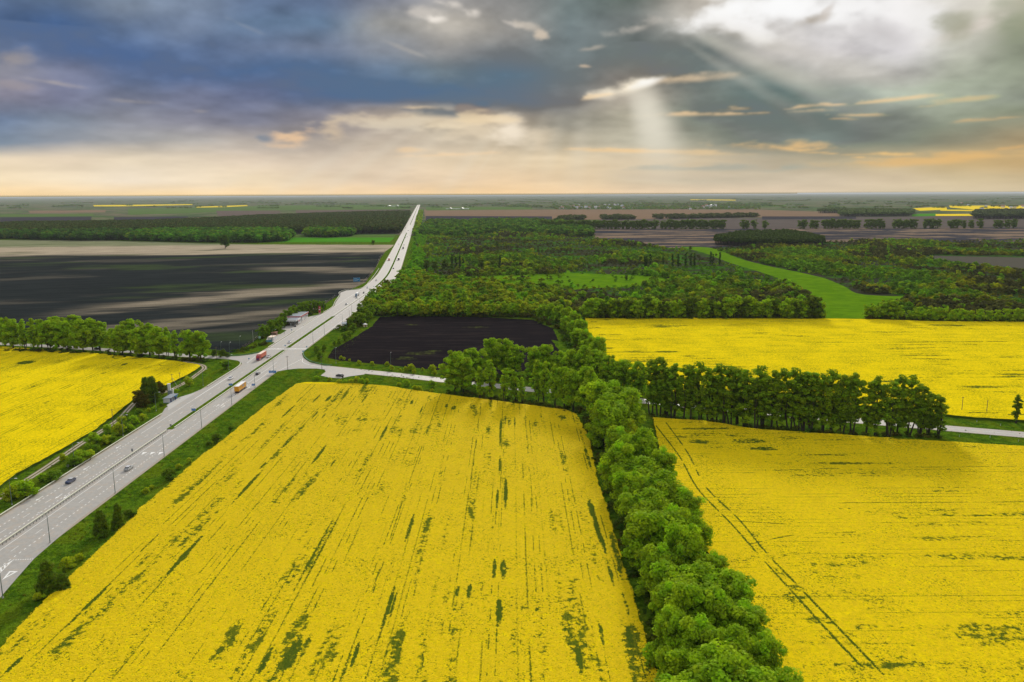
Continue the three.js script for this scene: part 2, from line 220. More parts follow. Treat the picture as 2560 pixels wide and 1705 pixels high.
// green: share of leaf and bare rows that shows between the flowers, from drill rows, gaps in the stand and wheel tracks
function rapeTexture(plot, along, patches, tracks, seed, opt = {}) {
  const { w, h } = plot, mask = new Float32Array(w * h);
  const splat = (x, z, rx, rz, k, rag) => {
    const [u, v] = plot.uv(x, z), du = rx * 1.6 / (plot.x1 - plot.x0), dv = rz * 1.6 / Math.abs(plot.z1 - plot.z0);
    for (let j = Math.max(0, (v - dv) * h | 0); j < Math.min(h, (v + dv) * h); j++) for (let i = Math.max(0, (u - du) * w | 0); i < Math.min(w, (u + du) * w); i++) {
      const X = plot.x(i), Z = plot.z(j), a = (X - x) / rx, b = (Z - z) / rz, d = Math.sqrt(a * a + b * b);
      const q = k * Math.min(1, Math.max(0, (1.25 - d) / 0.75)); if (q > mask[j * w + i]) mask[j * w + i] = q;
    }
  };
  for (const p of patches) splat(...p);
  for (const t of tracks) for (let q = 0; q < t.p.length - 1; q++) { const [a, b] = [t.p[q], t.p[q + 1]], l = Math.hypot(b[0] - a[0], b[1] - a[1]), n = Math.ceil(l / 0.5); for (let s = 0; s < n; s++) { const x = mix(a[0], b[0], s / n), z = mix(a[1], b[1], s / n), e = vn(x * 0.15 + 5, z * 0.15 + seed); if (e > t.gap) splat(x, z, t.w * (0.7 + 0.5 * e), t.w * (0.7 + 0.5 * e), (0.25 + t.k) * ss(t.gap, t.gap + 0.2, e), 1.1); } }
  const green = mask, gap = opt.gap ?? 0.66, rowK = opt.rows ?? 1, r = rng(seed);
  const t = tex(w, h, (i, j, o) => {
    const X = plot.x(i), Z = plot.z(j), s = along ? X : Z, l = along ? Z : X;
    // drill rows: a thin dark line every few metres, broken along its length
    const line = s / 2.9 + 0.25 * vn(l * 0.01, s * 0.02), li = Math.floor(line), f = Math.abs(line - li - 0.5), str = LAT[(li * 37 + 1000) & 65535];
    let g = mask[j * w + i]; if (g > 0) g = 0.97 * ss(0, 0.28, g - 0.1 - 0.9 * (0.42 * fbm(s * 1.1 + seed, l * 0.2, 3) + 0.58 * (0.6 * vn(X * 1.1 + 3, Z * 1.1) + 0.4 * vn(X * 2.9 + 3, Z * 2.9))));
    g = Math.max(g, rowK * ss(0.2, 0.9, str) * 0.85 * ss(0.4, 0.62, vn(l * 0.06 + li * 3.3, li * 1.7)) * ss(0.13, 0.03, Math.abs(f)));
    // thin stand
    const st = fbm(s * 0.28 + seed, l * 0.022, 4), st2 = fbm(s * 0.06, l * 0.05 + seed, 3);
    g = Math.max(g, (opt.thin ?? 0.9) * ss(0, 0.16, st * 0.66 + st2 * 0.34 - gap + 0.03 + 0.32 * (0.55 * vn(X * 0.9, Z * 0.9 + 9) + 0.45 * vn(X * 2.3 + 5, Z * 2.3) - 0.5)));
    const tone0 = vn(X * 0.09 + 4, Z * 0.09), grain = r(), clump = vn(X * 1.5, Z * 1.5), c2 = vn(X * 3.3 + 7, Z * 3.3);
    g = Math.min(1, Math.max(0, g + 0.75 * ss(0.6, 0.95, c2 * (0.8 + 0.4 * tone0)) + 0.3 * ss(0.8, 1, grain)));
    const k = 0.83 + 0.3 * clump + 0.24 * (grain - 0.5), tone = fbm(X * 0.02 + 9, Z * 0.02, 3);
    o[0] = mix(mix(0.74, 0.78, tone) * k, 0.06 * (0.5 + 0.8 * grain), g); o[1] = mix(mix(0.57, 0.605, tone) * k, 0.10 * (0.5 + 0.8 * grain), g); o[2] = mix(0.004, 0.008, g);
    green[j * w + i] = g;
  });
  const at = (x, z) => { const [u, v] = plot.uv(x, z), i = u * w | 0, j = v * h | 0; return i < 0 || j < 0 || i >= w || j >= h ? 0 : green[j * w + i]; };
  return { t, at };
}
const rapeBump = wrap(tex(512, 512, (i, j, o) => { const x = i / 2, y = j / 2; o[0] = o[1] = o[2] = 0.35 * vn(x / 4, y / 4) + 0.3 * vn(x / 2, y / 2) + 0.35 * LAT[(i * 29 + j * 91) & 65535]; }, false));
function rapeField(name, label, poly, plot, tx, seed) {
  const edge = rough(poly, 2.5, 0.8, seed), g = new THREE.Group();
  top(g, name, label, 'field', null, 'structure');
  const geo = sheetGeo(edge, FIELD_TOP, plot);
  const b = rapeBump.clone(); b.repeat.set((plot.x1 - plot.x0) / 40, (plot.z1 - plot.z0) / 40); b.needsUpdate = true;
  part(g, 'crop_canopy', geo, matte({ map: tx.t, bumpMap: b, bumpScale: 0.1, roughness: 1 }));
  part(g, 'stem_edge', sideGeo(edge, -0.05, FIELD_TOP - 0.003), mStem);
  return edge;
}
const px2 = (list, k = 0.9) => list.map(([x0, y0, x1, y1, wide, s]) => { const a = G(x0, y0), b = G(x1, y1); return [(a[0] + b[0]) / 2, (a[1] + b[1]) / 2, wide, Math.max(3, Math.abs(a[1] - b[1]) / 2 + 2), s ?? k, 1.3]; });
const A_POLY = [...GP([[-160, 1760], [0, 1632], [93, 1530], [227.6, 1401.6], [343, 1292], [348, 1278], [406, 1231.6], [493.6, 1154.8], [565, 1100], [664.5, 1018.7], [741, 963.9], [763, 959.8], [856.5, 961], [966, 969], [1076, 985.8], [1246.8, 1007], [1356.5, 1022], [1415, 1030], [1438, 1040], [1456, 1067], [1476, 1111]]), [33, -300], [33, -120], [-150, -120]];
const aPlot = new Plot(-156, -466, 40, -118, 2048, 2048);
const A_PATCH = px2([[692, 1060, 749, 1009, 0.8], [777, 1016, 804, 989, 1], [807, 1010, 834, 994, 1.6], [777, 1052, 799, 1032, 0.8], [804, 1052, 815, 1038, 0.7], [696, 1131, 744, 1090, 1.2], [774, 1172, 821, 1115, 1.2], [645, 1180, 670, 1161, 0.9], [823, 1172, 843, 1156, 0.7], [939, 1117, 977, 1063, 1.2], [900, 1016, 922, 987, 1.2, 0.8], [568, 1137, 604, 1117, 0.7, 0.7], [601, 1137, 629, 1120, 0.7, 0.7], [1024, 1018, 1034, 1004, 1.3], [1113, 1024, 1120, 1016, 1.6, 0.8], [1130, 1030, 1138, 1020, 2, 0.8], [1049, 1040, 1058, 1020, 0.7], [1249, 1128, 1254, 1043, 0.9, 1], [1263, 1070, 1265, 1043, 0.6], [1272, 1078, 1275, 1043, 1.6, 0.7], [1286, 1080, 1288, 1043, 0.6], [1312, 1062, 1314, 1043, 1.2, 0.7], [1246, 1200, 1252, 1140, 0.7, 0.9], [1262, 1283, 1266, 1196, 1.1, 1], [1240, 1290, 1246, 1225, 0.8, 0.9], [1232, 1460, 1240, 1400, 0.9, 1], [1255, 1460, 1262, 1405, 1.4, 0.9], [1240, 1575, 1255, 1505, 1.4, 1], [1305, 1548, 1320, 1518, 1.7, 0.7], [1340, 1550, 1350, 1520, 1.2, 0.6], [1140, 1500, 1148, 1475, 0.8], [1170, 1510, 1176, 1470, 1], [1200, 1490, 1208, 1460, 0.7, 0.7], [1011, 1370, 1038, 1283, 0.9], [1022, 1330, 1036, 1300, 1.2, 0.8], [576, 1272, 663, 1174, 1.1, 1], [391, 1468, 522, 1337, 1.1, 1], [440, 1420, 480, 1380, 1.8, 0.9], [712, 1522, 848, 1283, 0.5, 1], [724, 1522, 862, 1283, 0.5, 1], [700, 1700, 761, 1598, 2.4, 0.95], [640, 1705, 690, 1620, 1.1, 0.9], [735, 1670, 790, 1590, 1.5, 0.8], [935, 1620, 1000, 1457, 0.8, 1], [955, 1600, 1005, 1470, 0.6, 0.8], [870, 1690, 905, 1610, 0.8, 0.9], [141, 1598, 304, 1446, 0.9, 0.9], [20, 1690, 60, 1650, 1, 0.8], [200, 1560, 240, 1520, 1.4, 0.6], [330, 1400, 420, 1330, 0.6, 0.8], [470, 1240, 540, 1180, 0.6, 0.8], [1050, 1705, 1060, 1630, 0.6, 0.8], [1440, 1705, 1452, 1600, 1.2, 0.9], [1500, 1640, 1508, 1560, 0.9, 0.8], [1570, 1640, 1578, 1570, 1.1, 0.9], [1480, 1390, 1500, 1260, 1.3, 1], [1500, 1400, 1512, 1330, 0.9, 1], [1466, 1310, 1490, 1250, 1.6, 0.9], [1520, 1480, 1530, 1400, 0.9, 0.8], [1560, 1560, 1570, 1490, 0.8, 0.8], [1392, 1055, 1420, 1042, 3, 0.8], [1450, 1140, 1462, 1070, 1, 0.7], [1465, 1190, 1472, 1110, 1.2, 0.8]]);
const aTracks = []; { const r = rng(41); for (let k = 0; k < 12; k++) { const x = -118 + k * 12.4 + r() * 3; for (const d of [0, 1.9]) aTracks.push({ p: [[x + d, -455], [x + d + 0.6, -300], [x + d, -120]], w: 0.28, k: 0.75, gap: 0.35 + 0.25 * r() }); } }
const aTex = rapeTexture(aPlot, true, A_PATCH, aTracks, 11, { gap: 0.63, rows: 1 });
const aEdge = rapeField('rapeseed_field', 'large yellow rapeseed field in the foreground with green streaks along its rows', A_POLY, aPlot, aTex, 1);
const B_POLY = [...GP([[-260, 856], [0, 869.8], [246.8, 887], [438.7, 906], [493.6, 914.5], [502, 920], [477, 936.5], [411, 969], [334.5, 1002], [288, 1040.7], [238.6, 1079], [101.5, 1158.6], [41, 1190], [0, 1223], [-80, 1290]]), [-330, -230], [-520, -420]];
const bPlot = new Plot(-520, -620, -180, -225, 1536, 1536);
const bTracks = []; for (let k = 0; k < 7; k++) for (const d of [0, 2]) aTracks && bTracks.push({ p: [[-236 - k * 22 + d, -540], [-238 - k * 22 + d, -400], [-236 - k * 22 + d, -230]], w: 0.35, k: 0.6, gap: 0.4 });
for (const q of [[330, 893, 12], [380, 908, 10], [435, 912, 9]]) { const c = G(q[0], q[1]), p = []; for (let a = 0; a <= 8; a++) p.push([c[0] + q[2] * Math.cos(a * 0.4 - 0.2), c[1] + q[2] * Math.sin(a * 0.4 - 0.2)]); bTracks.push({ p, w: 0.5, k: 0.85, gap: 0.2 }); }
const bTex = rapeTexture(bPlot, true, [...px2([[60, 915, 70, 905, 8, 0.9]]), [...G(20, 874), 9, 3, 0.8, 1.2], ...px2([[255, 940, 262, 934, 2, 0.7], [310, 918, 314, 912, 2, 0.8]])], bTracks, 23, { gap: 0.72, rows: 0.6 });
const bEdge = rapeField('rapeseed_field', 'yellow rapeseed field on the far side of the highway beside the dirt track', B_POLY, bPlot, bTex, 2);
const C_POLY = [...GP([[1462, 797], [1750, 797], [2040, 798.6], [2194, 801], [2331, 806], [2560, 807], [2900, 812]]), ...GP([[2800, 1075], [2551, 1055], [2440, 1049], [2372, 1042]]), [165, -408], [110, -424], [75, -440], [60, -452], [54, -500], [58, -560], [62, -640]];
const cPlot = new Plot(40, -720, 520, -340, 2048, 1536);
const cTex = rapeTexture(cPlot, false, [...px2([[1480, 800, 1490, 815, 5, 0.7], [1490, 815, 1500, 830, 4, 0.7], [1500, 830, 1510, 850, 5, 0.7], [1530, 838, 1550, 842, 9, 0.7], [1500, 872, 1530, 876, 9, 0.8], [1560, 880, 1600, 884, 11, 0.7], [1640, 880, 1690, 886, 12, 0.8], [1700, 892, 1740, 896, 10, 0.7]]).map((p) => [p[0], p[1], p[2], Math.min(p[3], 4), p[4], 1.6])], [], 37, { gap: 0.645, rows: 0.7 });
const cEdge = rapeField('rapeseed_field', 'bright yellow rapeseed field beyond the roadside tree row', C_POLY, cPlot, cTex, 3);
const D_POLY = [...GP([[1632, 1049], [1756, 1056], [1866, 1074.7], [1920, 1080], [2112, 1092.5], [2304, 1106], [2560, 1121], [2900, 1140]]), [320, -120], [60, -120], [60, -300]];
const dPlot = new Plot(50, -395, 330, -118, 2048, 2048);
const dTracks = [[[1640, 1070, 1700, 1150, 1745, 1230, 1830, 1320, 1900, 1400, 1990, 1500, 2080, 1600, 2180, 1705]], [[1665, 1062, 1720, 1140, 1765, 1225, 1850, 1310, 1915, 1390, 2010, 1490, 2105, 1590, 2210, 1700]]].map(([q]) => { const p = []; for (let k = 0; k < q.length; k += 2) p.push(G(q[k], q[k + 1])); return { p: smooth(p, 10), w: 0.5, k: 1, gap: 0.08 }; });
for (const q of [[1830, 1310, 2030, 1322], [1870, 1370, 1990, 1345, 2140, 1338], [1690, 1170, 1800, 1190, 2000, 1180, 2560, 1172], [2060, 1265, 2560, 1262], [1980, 1470, 2060, 1472]]) { const p = []; for (let k = 0; k < q.length; k += 2) p.push(G(q[k], q[k + 1])); dTracks.push({ p: smooth(p, 14), w: 0.4, k: 0.75, gap: 0.3 }); }
const dTex = rapeTexture(dPlot, false, [[1870, 1108, 12, 5, 0.75], [1840, 1095, 8, 3, 0.7], [1745, 1110, 7, 4, 0.8], [1700, 1098, 5, 3, 0.7], [1905, 1128, 9, 4, 0.8], [1960, 1165, 7, 3, 0.6], [2030, 1250, 6, 3, 0.5], [1830, 1215, 4, 2, 0.5], [2020, 1440, 6, 1.2, 0.6], [2100, 1510, 5, 2, 0.6], [2160, 1580, 5, 3, 0.6], [2360, 1180, 5, 1, 0.7], [2360, 1300, 6, 1.5, 0.5], [2250, 1420, 8, 2, 0.4], [1990, 1480, 5, 3, 0.62], [2050, 1560, 7, 4, 0.64], [1945, 1440, 4, 5, 0.62], [1985, 1505, 5, 5, 0.64], [2090, 1600, 8, 5, 0.6], [2230, 1540, 14, 5, 0.55], [2330, 1490, 12, 4, 0.5], [1880, 1345, 3, 4, 0.6], [2120, 1470, 14, 3, 0.5], [1790, 1092, 20, 4, 0.6], [2240, 1110, 22, 4, 0.55], [1980, 1100, 14, 4, 0.6]].map(([x, y, a, b, k]) => [...G(x, y), a, b, k, 1.6]), dTracks, 53, { gap: 0.64, rows: 0.7 });
const dEdge = rapeField('rapeseed_field', 'yellow rapeseed field right of the tall hedge with curved wheel tracks', D_POLY, dPlot, dTex, 4);
console.log('fields done');

/* ---------- ploughed land, meadows, far fields ---------- */
{ // dark ploughed field beside the junction
  const poly = rough([...GP([[819.5, 895], [832, 873], [859, 859.7], [928, 817], [950, 792], [1000, 791], [1200, 792], [1334.5, 800], [1384, 823], [1396, 853]]), [30, -600], [34, -550], [18, -500], ...GP([[1240, 938], [1103, 926], [966, 912], [856.5, 902]])], 5, 1.2, 5);
  const p = new Plot(-140, -740, 50, -470, 1024, 1024);
  const weeds = [[1190, 818, 12, 5], [1050, 884, 12, 7], [1010, 898, 10, 4], [1080, 878, 10, 4], [1030, 812, 6, 3], [1015, 893, 7, 3]].map(([x, y, a, b]) => [...G(x, y), a, b]);
  const t = tex(1024, 1024, (i, j, o) => {
    const X = p.x(i), Z = p.z(j), n = fbm(X * 0.05, Z * 0.4, 4), m = fbm(X * 0.6, Z * 0.6, 3), q = LAT[(i * 17 + j * 229) & 65535]; let k = 0.55 + 0.5 * n + 0.3 * m + 0.3 * q, w = 0;
    for (const e of weeds) { const a = (X - e[0]) / e[2], b = (Z - e[1]) / e[3]; w = Math.max(w, ss(0, 0.7, 1 - Math.hypot(a, b) + 1.2 * (m - 0.55)) * ss(0.35, 0.75, fbm(X * 0.3, Z * 0.9, 3))); }
    const dry = ss(0.55, 0.75, n) * 0.35;
    o[0] = mix(mix(0.0125, 0.035, dry) * k, 0.10, w); o[1] = mix(mix(0.0105, 0.026, dry) * k, 0.13, w); o[2] = mix(mix(0.012, 0.021, dry) * k, 0.02, w);
  });
  ground('ploughed_field', poly, 0.05, matte({ map: t, bumpMap: grassBump, bumpScale: 0.2, roughness: 1 }), p, 'dark ploughed field enclosed by trees beside the junction', 'field');
}
{ // the wide dark field left of the highway, pale tan in bands
  const poly = [...GP([[-900, 660], [-300, 607], [0, 600], [240, 601], [500, 608], [640, 611], [985, 612], [979, 618], [964, 628], [952, 645], [935.5, 676], [913.6, 706], [848, 738], [800, 766], [700, 812], [648, 845], [609.7, 870], [577, 882]]), [-225, -572], [-392, -620], [-560, -672], [-900, -760]];
  const p = new Plot(-2100, -2050, -180, -560, 2048, 2048);
  const band = (X, Z) => { // share of pale tan: along the far edge and in slanting streaks
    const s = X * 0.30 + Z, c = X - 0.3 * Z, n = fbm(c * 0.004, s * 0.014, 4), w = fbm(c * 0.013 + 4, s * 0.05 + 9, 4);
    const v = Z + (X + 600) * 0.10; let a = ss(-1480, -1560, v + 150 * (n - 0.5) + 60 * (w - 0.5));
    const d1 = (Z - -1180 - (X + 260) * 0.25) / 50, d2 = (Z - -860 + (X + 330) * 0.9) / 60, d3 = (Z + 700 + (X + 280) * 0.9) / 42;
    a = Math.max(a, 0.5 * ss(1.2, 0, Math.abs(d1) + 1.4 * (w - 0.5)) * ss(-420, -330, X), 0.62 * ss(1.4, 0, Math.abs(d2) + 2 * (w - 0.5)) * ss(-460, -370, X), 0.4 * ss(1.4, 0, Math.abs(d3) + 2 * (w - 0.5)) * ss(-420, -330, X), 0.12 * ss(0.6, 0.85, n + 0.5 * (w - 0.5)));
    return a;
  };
  const t = tex(2048, 2048, (i, j, o) => {
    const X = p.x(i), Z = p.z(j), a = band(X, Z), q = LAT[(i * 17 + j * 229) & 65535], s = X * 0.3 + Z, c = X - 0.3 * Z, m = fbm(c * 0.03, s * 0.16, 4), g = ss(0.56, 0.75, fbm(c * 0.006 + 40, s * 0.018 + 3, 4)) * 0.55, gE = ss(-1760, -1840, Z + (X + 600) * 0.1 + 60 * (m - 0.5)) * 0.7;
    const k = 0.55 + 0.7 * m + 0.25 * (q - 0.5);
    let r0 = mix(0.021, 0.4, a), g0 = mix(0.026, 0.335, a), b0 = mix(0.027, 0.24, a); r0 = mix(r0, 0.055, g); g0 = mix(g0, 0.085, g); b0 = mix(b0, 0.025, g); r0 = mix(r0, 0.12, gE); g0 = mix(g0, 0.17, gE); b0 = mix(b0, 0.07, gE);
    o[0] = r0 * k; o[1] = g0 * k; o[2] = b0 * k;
  });
  ground('ploughed_field', poly, 0.03, matte({ map: t, roughness: 1 }), p, 'wide dark ploughed field with pale tan streaks left of the highway', 'field');
}
const mWild = (() => { // rough meadow and scrub floor
  const t = wrap(tex(1024, 1024, (i, j, o) => { const x = i / 4, y = j / 4, a = 0.6 * vn(x / 16, y / 16) + 0.4 * vn(x / 4, y / 4), b = vn(x / 2, y / 2), q = LAT[(i * 3 + j * 77) & 65535], g = ss(0.4, 0.66, a), k = 0.55 + 0.5 * b + 0.3 * q; o[0] = mix(0.042, 0.04, g) * k; o[1] = mix(0.042, 0.12, g) * k; o[2] = mix(0.026, 0.008, g) * k; }));
  return matte({ map: t, roughness: 1 });
})();
ground('scrub_ground', GP([[945, 735], [1000, 690], [1030, 640], [1050, 560], [1480, 560], [1490, 600], [1760, 622], [2056, 600], [2700, 600], [2900, 810], [1460, 796], [935, 790], [905, 768]]), 0.05, mWild, metres(420), 'rough green scrubland floor between the highway and the far fields', 'ground');
const mBright = matte({ map: wrap(tex(512, 512, (i, j, o) => { const x = i / 2, y = j / 2, a = 0.4 * vn(x / 16, y / 16) + 0.35 * vn(x / 8, y / 2) + 0.25 * vn(x, y), k = 0.7 + 0.5 * a + 0.15 * LAT[(i * 3 + j * 77) & 65535]; o[0] = mix(0.06, 0.12, a) * k; o[1] = mix(0.165, 0.22, a) * k; o[2] = 0.004 * k; })), roughness: 1 });
ground('grass_field', smooth(GP([[1700, 617], [1765, 618], [1850, 647], [1920, 665], [2051, 693], [2110, 716], [2161, 737], [2290, 741], [2440, 741], [2440, 746], [2290, 752], [2200, 768], [2158, 797], [2062, 797], [2051, 762], [2021, 734], [1966, 703], [1900, 680], [1825, 657], [1760, 632]]), 4), 0.12, mBright, metres(150), 'curving bright green grass field cutting through the scrubland', 'field');
ground('grass_field', GP([[1100, 700], [1180, 690], [1420, 682], [1640, 690], [1720, 706], [1600, 716], [1450, 722], [1180, 718]]), 0.1, mBright, metres(150), 'green clearing in the middle of the scrubland', 'clearing');
ground('grass_field', GP([[1415, 676], [1424, 676], [1432, 700], [1452, 722], [1434, 726], [1420, 700]]), 0.16, mBright, metres(150), 'narrow green ride through the scrubland', 'clearing');
ground('bare_field', GP([[2300, 644], [2340, 640], [2560, 644], [2700, 650], [2700, 680], [2560, 672], [2420, 658]]), 0.14, matte({ color: C(0.085, 0.08, 0.062), roughness: 1 }), metres(100), 'bare grey-brown field inside the scrubland at the right edge', 'field');
function soil(a, b, c, s = 300) { const t = wrap(tex(256, 256, (i, j, o) => { const x = i, y = j, n = 0.5 * vn(x / 32, y / 4) + 0.3 * vn(x / 8, y) + 0.2 * LAT[(i * 3 + j * 77) & 65535], k = 0.7 + 0.6 * n; o[0] = a * k; o[1] = b * k; o[2] = c * k; })); return [matte({ map: t, roughness: 1 }), metres(s)]; }
const sTan = soil(0.2, 0.135, 0.085, 900), sGrey = soil(0.105, 0.088, 0.078, 700), sDark = soil(0.04, 0.038, 0.046, 900), sBrown = soil(0.12, 0.09, 0.075, 900), sGreen = soil(0.08, 0.14, 0.03, 900), sYel = soil(0.76, 0.57, 0.01, 900), sBrightG = soil(0.06, 0.22, 0.01, 600), sMix = (() => { // grey soil with pale dry drifts
  const t = wrap(tex(512, 512, (i, j, o) => { const x = i / 2, y = j / 2, n = 0.55 * vn(x / 32, y / 8) + 0.3 * vn(x / 8, y / 2) + 0.15 * vn(x / 2, y), k = 0.8 + 0.4 * LAT[(i * 3 + j * 77) & 65535], a = ss(0.45, 0.7, n); o[0] = mix(0.042, 0.23, a) * k; o[1] = mix(0.043, 0.165, a) * k; o[2] = mix(0.052, 0.11, a) * k; })); return [matte({ map: t, roughness: 1 }), metres(1100)]; })();
const FAR = [ // name, outline, soil, height of the sheet, label
  ['bare_field', [[1475, 574], [2700, 566], [2700, 606], [2020, 604], [1760, 622], [1682, 620], [1485, 598]], sMix, 0.1, 'grey ploughed field with pale drifts behind the scrubland'],
  ['bare_field', [[1500, 548], [2700, 538], [2700, 567], [1475, 575]], sGrey, 0.12, 'grey-brown field between the two far tree rows'],
  ['bare_field', [[1060, 524], [1900, 524], [2100, 531], [2098, 541], [1500, 549], [1064, 553]], sTan, 0.13, 'tan field beyond the far broken hedge'],
  ['bare_field', [[1064, 540], [1380, 541], [1380, 552], [1064, 554]], sDark, 0.2, 'dark strip of ploughed land beside the far highway'],
  ['bare_field', [[1905, 541], [2140, 541], [2140, 547], [1905, 549]], sDark, 0.25, 'narrow dark strip in the far tan field'],
  ['bare_field', [[0, 543], [230, 541], [225, 556], [0, 558]], sDark, 0.2, 'dark purple-brown field at the far left'],
  ['bare_field', [[285, 542], [470, 541], [470, 553], [285, 555]], sDark, 0.22, 'dark field beyond the left woods'],
  ['bare_field', [[466, 544], [530, 543], [530, 552], [466, 553]], sTan, 0.25, 'small tan field beyond the left woods'],
  ['bare_field', [[70, 527], [265, 525], [263, 531], [75, 533]], sTan, 0.28, 'orange-tan strip of field at the far left'],
  ['bare_field', [[540, 527], [700, 526], [700, 537], [545, 540]], sBrown, 0.26, 'brown field beyond the left pine wood'],
  ['bare_field', [[740, 525], [1024, 524], [1022, 532], [740, 536]], sBrown, 0.24, 'pale brown strip beyond the dark pine forest'],
  ['far_meadow', [[320, 522], [700, 514], [1025, 511], [1024, 523], [700, 526], [320, 537]], sGreen, 0.2, 'green far meadow left of the highway'],
  ['far_meadow', [[0, 536], [235, 535], [232, 541], [0, 543]], sGreen, 0.24, 'thin green far meadow strip at the left edge'],
  ['far_meadow', [[1065, 518], [1330, 516], [1330, 524], [1065, 526]], sGreen, 0.24, 'green far meadow around the long white sheds'],
  ['far_meadow', [[1810, 512], [1970, 511.5], [1960, 517.5], [1814, 518.5]], sGreen, 0.3, 'light green far meadow strip on the right'],
  ['far_meadow', [[2280, 535], [2342, 534], [2342, 540], [2280, 541]], sBrightG, 0.3, 'small green field beside the far yellow fields'],
  ['far_rapeseed', [[233, 513], [480, 510.5], [482, 512.5], [300, 516], [235, 516]], sYel, 0.5, 'long thin yellow rapeseed strip on the far left'],
  ['far_rapeseed', [[491, 517], [617, 512.8], [620, 515], [560, 518], [491, 519]], sYel, 0.5, 'thin yellow rapeseed strip nearest the left pine wood'],
  ['far_rapeseed', [[1726, 498.4], [1839, 499.4], [1839, 501.4], [1726, 500]], sYel, 1, 'tiny yellow rapeseed strip near the horizon'],
  ['far_rapeseed', [[2279, 521], [2365, 516.5], [2368, 524], [2300, 527]], sYel, 0.5, 'yellow rapeseed field at the end of the far dark wood'],
  ['far_rapeseed', [[2372, 514.2], [2700, 514], [2700, 524.5], [2440, 524.5], [2376, 519]], sYel, 0.55, 'broad far yellow rapeseed field at the right edge'],
  ['far_rapeseed', [[2352, 524], [2470, 525.2], [2445, 528], [2350, 527]], sYel, 0.5, 'slim yellow rapeseed strip by the far village'],
  ['far_rapeseed', [[2339, 535.2], [2433, 534.8], [2433, 540], [2339, 540]], sYel, 0.5, 'small yellow rapeseed block before the far dark wood'],
  ['grass_field', [[700, 594], [986, 594], [975, 605], [560, 606]], sBrightG, 0.12, 'bright green strip in front of the left woods'],
  ['bare_field', [[690, 587], [990, 586], [986, 594], [690, 594]], sGreen, 0.11, 'pale green strip below the pine forest'],
];
for (const [n, o, m, y, l] of FAR) ground(n, GP(o), y, m[0], m[1], l, 'field');

/* ---------- roads ---------- */
const asphaltTex = wrap(tex(1024, 1024, (i, j, o) => { const x = i / 4, y = j / 4, n = 0.5 * vn(x / 8, y / 8) + 0.3 * vn(x / 2, y / 2) + 0.2 * vn(x, y), q = LAT[(i * 19 + j * 53) & 65535], k = 0.82 + 0.3 * n + 0.1 * (q - 0.5), p = ss(0.52, 0.75, vn(x / 16 + 30, y / 16)); o[0] = mix(0.36, 0.39, p) * k; o[1] = mix(0.345, 0.35, p) * k; o[2] = mix(0.315, 0.3, p) * k; }));
const mRoad = new THREE.MeshStandardMaterial({ map: asphaltTex, roughness: 0.62 });
const mPaint = std(C(0.78, 0.78, 0.75), 0.6), mKerb = std(C(0.5, 0.48, 0.42), 0.8), mEdge = std(C(0.34, 0.29, 0.22), 0.95);
const XC = -164;
const HW = smooth([[XC, -60], [XC, -300], [XC, -600], [XC, -860], [-165.5, -980], [-171.5, -1090], [-183, -1210], [-205, -1415], [-296, -2250], [-417, -3362], [-700, -5960], [-996, -8680]], 12);
const highway = new THREE.Group(); top(highway, 'highway', 'pale grey dual carriageway running away to the horizon', 'highway', null, 'structure');
part(highway, 'shoulder', ribbon(HW, 30.6, 0.055), mEdge);
part(highway, 'carriageway', ribbon(HW, 28.4, 0.062, metres(24)), mRoad);
const sub = (a, b) => HW.filter((p) => p[1] <= a && p[1] >= b);
const seg = (a, b) => [[XC, a], ...sub(a - 2, b + 2), ...(b > -860 ? [[XC, b]] : [])];
// extra paving: lay-bys, junction mouths, forecourt
const PAVED = [];
const pave = (pts, y = 0.066) => PAVED.push(pts) && part(highway, 'junction_paving', sheetGeo(pts, y, metres(24)), mRoad);
pave([[-151, -275], ...GP([[167, 1314], [131.6, 1351], [85, 1397.5], [42, 1446], [0, 1495]]), [-136, -170], [-128, -120], [-152, -120]]);
pave([[-177, -385], [-179, -392], [-182.5, -405], [-182.5, -428], [-179.5, -445], [-177, -452]]);
pave([[-177, -512], [-178.2, -514], [-180.9, -520.3], [-185.3, -526.7], [-192.1, -531], [-203, -534.6], [-214, -537.5], [-214, -543.5], [-204, -541.6], [-197.6, -541.6], [-190, -542.6], [-183.8, -547.4], [-177.5, -557], [-176, -540]]);
pave([[-151, -485], [-148.5, -493], [-144, -498], [-137.5, -501.1], [-126.1, -500.9], [-119, -498], [-119, -509.4], [-123.1, -509.6], [-135.2, -520.6], [-142.9, -534.8], [-148.1, -550.4], [-149.5, -566], [-152, -566]]);
pave([[-120.5, -499.5], [-117.8, -491], [-118.5, -480.6], [-112, -475], [-104.6, -472.7], [-100, -478], [-92, -483], [-92, -493], [-110, -501]], 0.07);
pave([[-177, -592], [-181, -594], [-189, -602], [-192, -615], [-191, -626], [-186, -630], [-186, -648], [-196, -658], [-200, -672], [-198, -690], [-190, -712], [-182, -732], [-177, -742]], 0.07);
pave([[-177.5, -788], [-183, -820], [-190, -875], [-196, -905], [-193, -925], [-182, -935], [-176, -948]], 0.07);
pave([[-151, -655], [-148.5, -650], [-145, -660], [-145, -690], [-149, -712], [-151, -716]]);
const dashG = new THREE.BoxGeometry(0.16, 0.008, 4), dotG = new THREE.BoxGeometry(0.28, 0.008, 1.1);
const mark = (g, x, z, turn = 0, y = 0.078) => { const m = part(highway, 'lane_mark', g, mPaint); m.position.set(x, y, z); m.rotation.y = turn; };
for (let z = -130; z > -780; z -= 13.3) { if (z < -500 && z > -560) continue; mark(dashG, -170.2, z); mark(dashG, -158, z); }
for (let z = -200; z > -355; z -= 2.55) { mark(dotG, -173.5, z); if (z > -330) mark(dotG, -166.9, z); }
for (let z = -205; z > -470; z -= 2.6) mark(dotG, -154.6, z);
